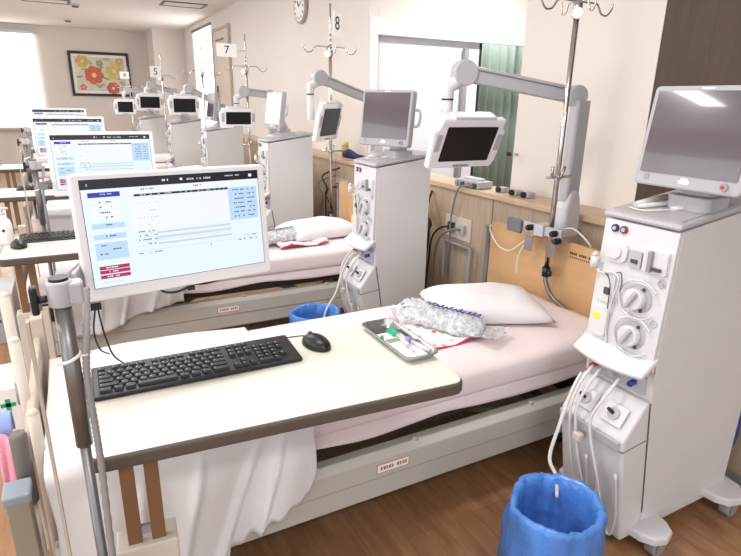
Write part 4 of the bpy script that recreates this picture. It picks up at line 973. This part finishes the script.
# ------------------------------------------------------------ waste bins with blue bags
def make_bin(label, loc, r=.128, h=.36):
    t = thing('waste_bin', label, 'waste bin', loc, group='waste bins with blue bags')
    m = MB(); m.lathe([(0, .003), (r*.82, .003), (r*.86, .02), (r, h-.01), (r*.97, h-.01), (r*.80, .03), (0, .03)], n=32); m.done('bin_body', BIN, t)
    m = MB()
    def w(r_, z, a):
        k = .014*noise.noise(Vector((math.cos(a)*3, math.sin(a)*3, z*7)))+.010*noise.noise(Vector((math.cos(a)*9, math.sin(a)*9, z*16)))
        rim = max(0, (z-h*.8)/(h*.2)); return (max(0.0, r_+k*(1 if r_ > .01 else 0)), z+.012*rim*noise.noise(Vector((math.cos(a)*2, math.sin(a)*2, 3)))+(.008*noise.noise(Vector((a*3, 0, 9))) if z < h*.5 else 0))
    m.lathe([(r*1.22, .04), (r*1.20, .07), (r*1.17, .11), (r*1.14, .15), (r*1.15, .19), (r*1.12, .23), (r*1.13, .27), (r*1.10, .31), (r*1.10, h*.96), (r*1.07, h*1.0), (r*1.0, h*1.01), (r*.93, h*.97), (r*.90, h*.85), (r*.86, h*.6), (r*.78, h*.4), (r*.6, h*.28), (r*.3, h*.24), (0.001, h*.23)], n=72, fn=w)
    m.done('bin_liner', BAG, t, solid=.0015)
    return t
bn = make_bin('waste bin lined with a blue bag on the floor before the nearest machine', (1.165, .945, 0))
clone(bn, (1.12, 2.72, 0), 'waste bin with blue bag beyond the nearest bed, rim only in view')
m = MB(); m.curve([(1.47, 1.17, .62), (1.42, 1.16, .56), (1.36, 1.14, .46), (1.31, 1.12, .36), (1.27, 1.05, .345), (1.24, 1.01, .30)], .0065, 8); item('drain_hose', 'white hose from the nearest machine down into the blue bin', 'hose', m, TUBEW)
m = MB(); m.curve([(1.42, 2.84, .62), (1.35, 2.83, .56), (1.29, 2.81, .42), (1.22, 2.78, .345), (1.18, 2.75, .28)], .0065, 8); item('drain_hose', 'white hose from the second machine into the far blue bin', 'hose', m, TUBEW)

# ------------------------------------------------------------ foot end of the nearest bed
def rail(label, x, y, top, grip):
    t = thing('bed_side_rail', label, 'side rail', (x, y, 0), group='stowed bed rails')
    m = MB(); m.tube([(0, 0, .25), (0, 0, top)], .0145, 14); m.ball((0, 0, top), .0145); m.done('rail_tube', BEIGE, t)
    if grip: m = MB(); m.cyl((0, 0, grip), (0, 0, grip+.07), .019, 14); m.done('rail_sleeve', MGREY, t)
    return t
rail('stowed white rail tube with grey sleeve at the far left', -.225, 1.90, .92, .56)
rail('stowed beige rail tube standing beside the tan footboard', -.200, 1.72, .84, None)
rail('stowed beige rail tube nearest the pink towel', -.165, 1.50, .72, None)
t = thing('grip_bar', 'dark grey rounded grip bar at the foot of the nearest bed', 'grip bar', (-.198, 1.44, -.06))
m = MB(); m.tube([(0, 0, .56), (0, 0, .57), (0, 0, .76), (0, 0, .77)], .02, 14, rs=[.014, .02, .02, .014]); m.done('grip', mat('grip_grey', (112, 108, 104), .5), t); m = MB(); m.tube([(0, 0, .06), (0, 0, .565)], .015, 12); m.done('grip_stem', BEIGE, t)
t = thing('end_post', 'square taupe post with blue grey cap at the lower left corner', 'post', (-.212, 1.37, -.0))
m = MB(); m.box((-.024, -.03, 0), (.024, .03, .575)); m.done('post_body', mat('post_taupe', (150, 138, 124), .5), t, bevel=.003)
m = MB(); m.box((-.03, -.036, .575), (.03, .036, .603)); m.done('post_cap', mat('cap_blue_grey', (140, 150, 162), .5), t, bevel=.006)
m = MB(); m.M = rz_mat((-.232, 1.53, .46)); m.grid(lambda u, v: (-.02+.05*u, .10*(v-.5)+.01*math.sin(u*9), .26*math.sin(PI*v)**.35*(1-.15*u)-.06), 14, 20)
t = thing('hanging_towel', 'pink towel folded over the rail at the far left edge', 'towel', (0, 0, 0), group='pink towels'); m.done('towel_cloth', TOWEL, t, solid=.008)
m = MB(); m.M = rz_mat((-.245, 1.6, .62)); m.grid(lambda u, v: (-.02+.04*u, .06*(v-.5), .07*math.sin(PI*v)**.4), 10, 14); m.done('blue_lining', BLUEC, t, solid=.004)
m = MB(); m.M = rz_mat((-.135, 1.46, .40)); m.grid(lambda u, v: (-.012+.03*u+.006*math.sin(v*7), -.05+.10*v, .17-.19*u+.015*math.sin(v*5)), 14, 20)
t = thing('hanging_towel', 'deep pink towel hanging at the mattress foot beside the duvet', 'towel', (0, 0, 0), group='pink towels'); m.done('towel_cloth', mat('deep_pink_towel', (214, 140, 152), .95, var=.08, scale=40, bump=.5, bscale=160), t, solid=.01)

# boxes on the floor at the far left
t = thing('storage_box', 'grey box with dark lettering on the floor at the left edge', 'box', (-.62, 4.1, 0), .0)
m = MB(); m.box((-.25, -.2, 0), (.2, .2, .32)); m.done('box_body', LGREY, t, bevel=.004); m = MB()
for k in range(4): m.box((.04+k*.03, -.2015, .19), (.058+k*.03, -.2, .23)); m.box((.04+k*.03, -.2015, .14), (.06+k*.03, -.2, .16))
m.done('box_print', DGREY, t)
t = thing('glove_box', 'white box with green cross on the floor at the left edge', 'box', (-.47, 2.9, 0), .0)
m = MB(); m.box((-.2, -.15, 0), (.13, .15, .22)); m.done('box_body', PAPER, t, bevel=.003); m = MB(); m.box((.05, -.1515, .13), (.11, -.15, .15)); m.box((.07, -.1515, .11), (.09, -.15, .17)); m.done('green_cross', GREEN, t)

# ------------------------------------------------------------ light
def area(name, loc, rot, sx, sy, e, col=(1, 1, 1)):
    l = bpy.data.lights.new(name, 'AREA'); l.shape = 'RECTANGLE'; l.size = sx; l.size_y = sy; l.energy = e; l.color = col
    o = bpy.data.objects.new(name, l); C.objects.link(o); o.location = loc; o.rotation_euler = rot; return o
k = 0
for y in (-1.2, 1.4, 4.0, 6.6, 9.2):
    for x in (-2.6, .2):
        t = thing('ceiling_light', 'recessed rectangular ceiling light panel above the beds', 'ceiling light', (x, y, ZC-.001), group='ceiling light panels')
        m = MB(); m.box((-.62, -.17, -.03), (.62, .17, 0)); m.done('light_housing', WHITE, t)
        MB().box((-.6, -.15, -.034), (.6, .15, -.03)).done('diffuser', LAMPE, t)
        area('ceiling_lamp', (x, y, ZC-.05), (0, 0, 0), 1.2, .3, 20, (1, .99, .98))
area('window_daylight', (-4.85, 3.5, 1.6), (0, -PI/2, 0), 1.8, 11, 105, (.95, .98, 1))
for (x, y, e, lab) in ((3.6, 3.6, 42, 'added unseen ceiling light panel that brightens the alcove door'), (4.6, 5.4, 10, 'added unseen ceiling light panel that brightens the room beyond the sliding door')):  # unseen lamps added to brighten the door panel and the room behind it
    t = thing('ceiling_light', lab, 'ceiling light', (x, y, ZC-.001)); m = MB(); m.box((-.3, -.17, -.03), (.3, .17, 0)); m.done('light_housing', WHITE, t)
    MB().box((-.28, -.15, -.034), (.28, .15, -.03)).done('diffuser', LAMPE, t); area('ceiling_lamp', (x, y, ZC-.05), (0, 0, 0), .56, .3, e, (1, .99, .97))
w = bpy.data.worlds.new('world'); bpy.context.scene.world = w; w.use_nodes = True
bg = w.node_tree.nodes['Background']; bg.inputs[0].default_value = (.92, .96, 1, 1); bg.inputs[1].default_value = 1.1
sc = bpy.context.scene
sc.view_settings.view_transform = 'Standard'; sc.view_settings.look = 'None'; sc.view_settings.exposure = .38; sc.view_settings.gamma = 1; sc.view_settings.use_curve_mapping = False
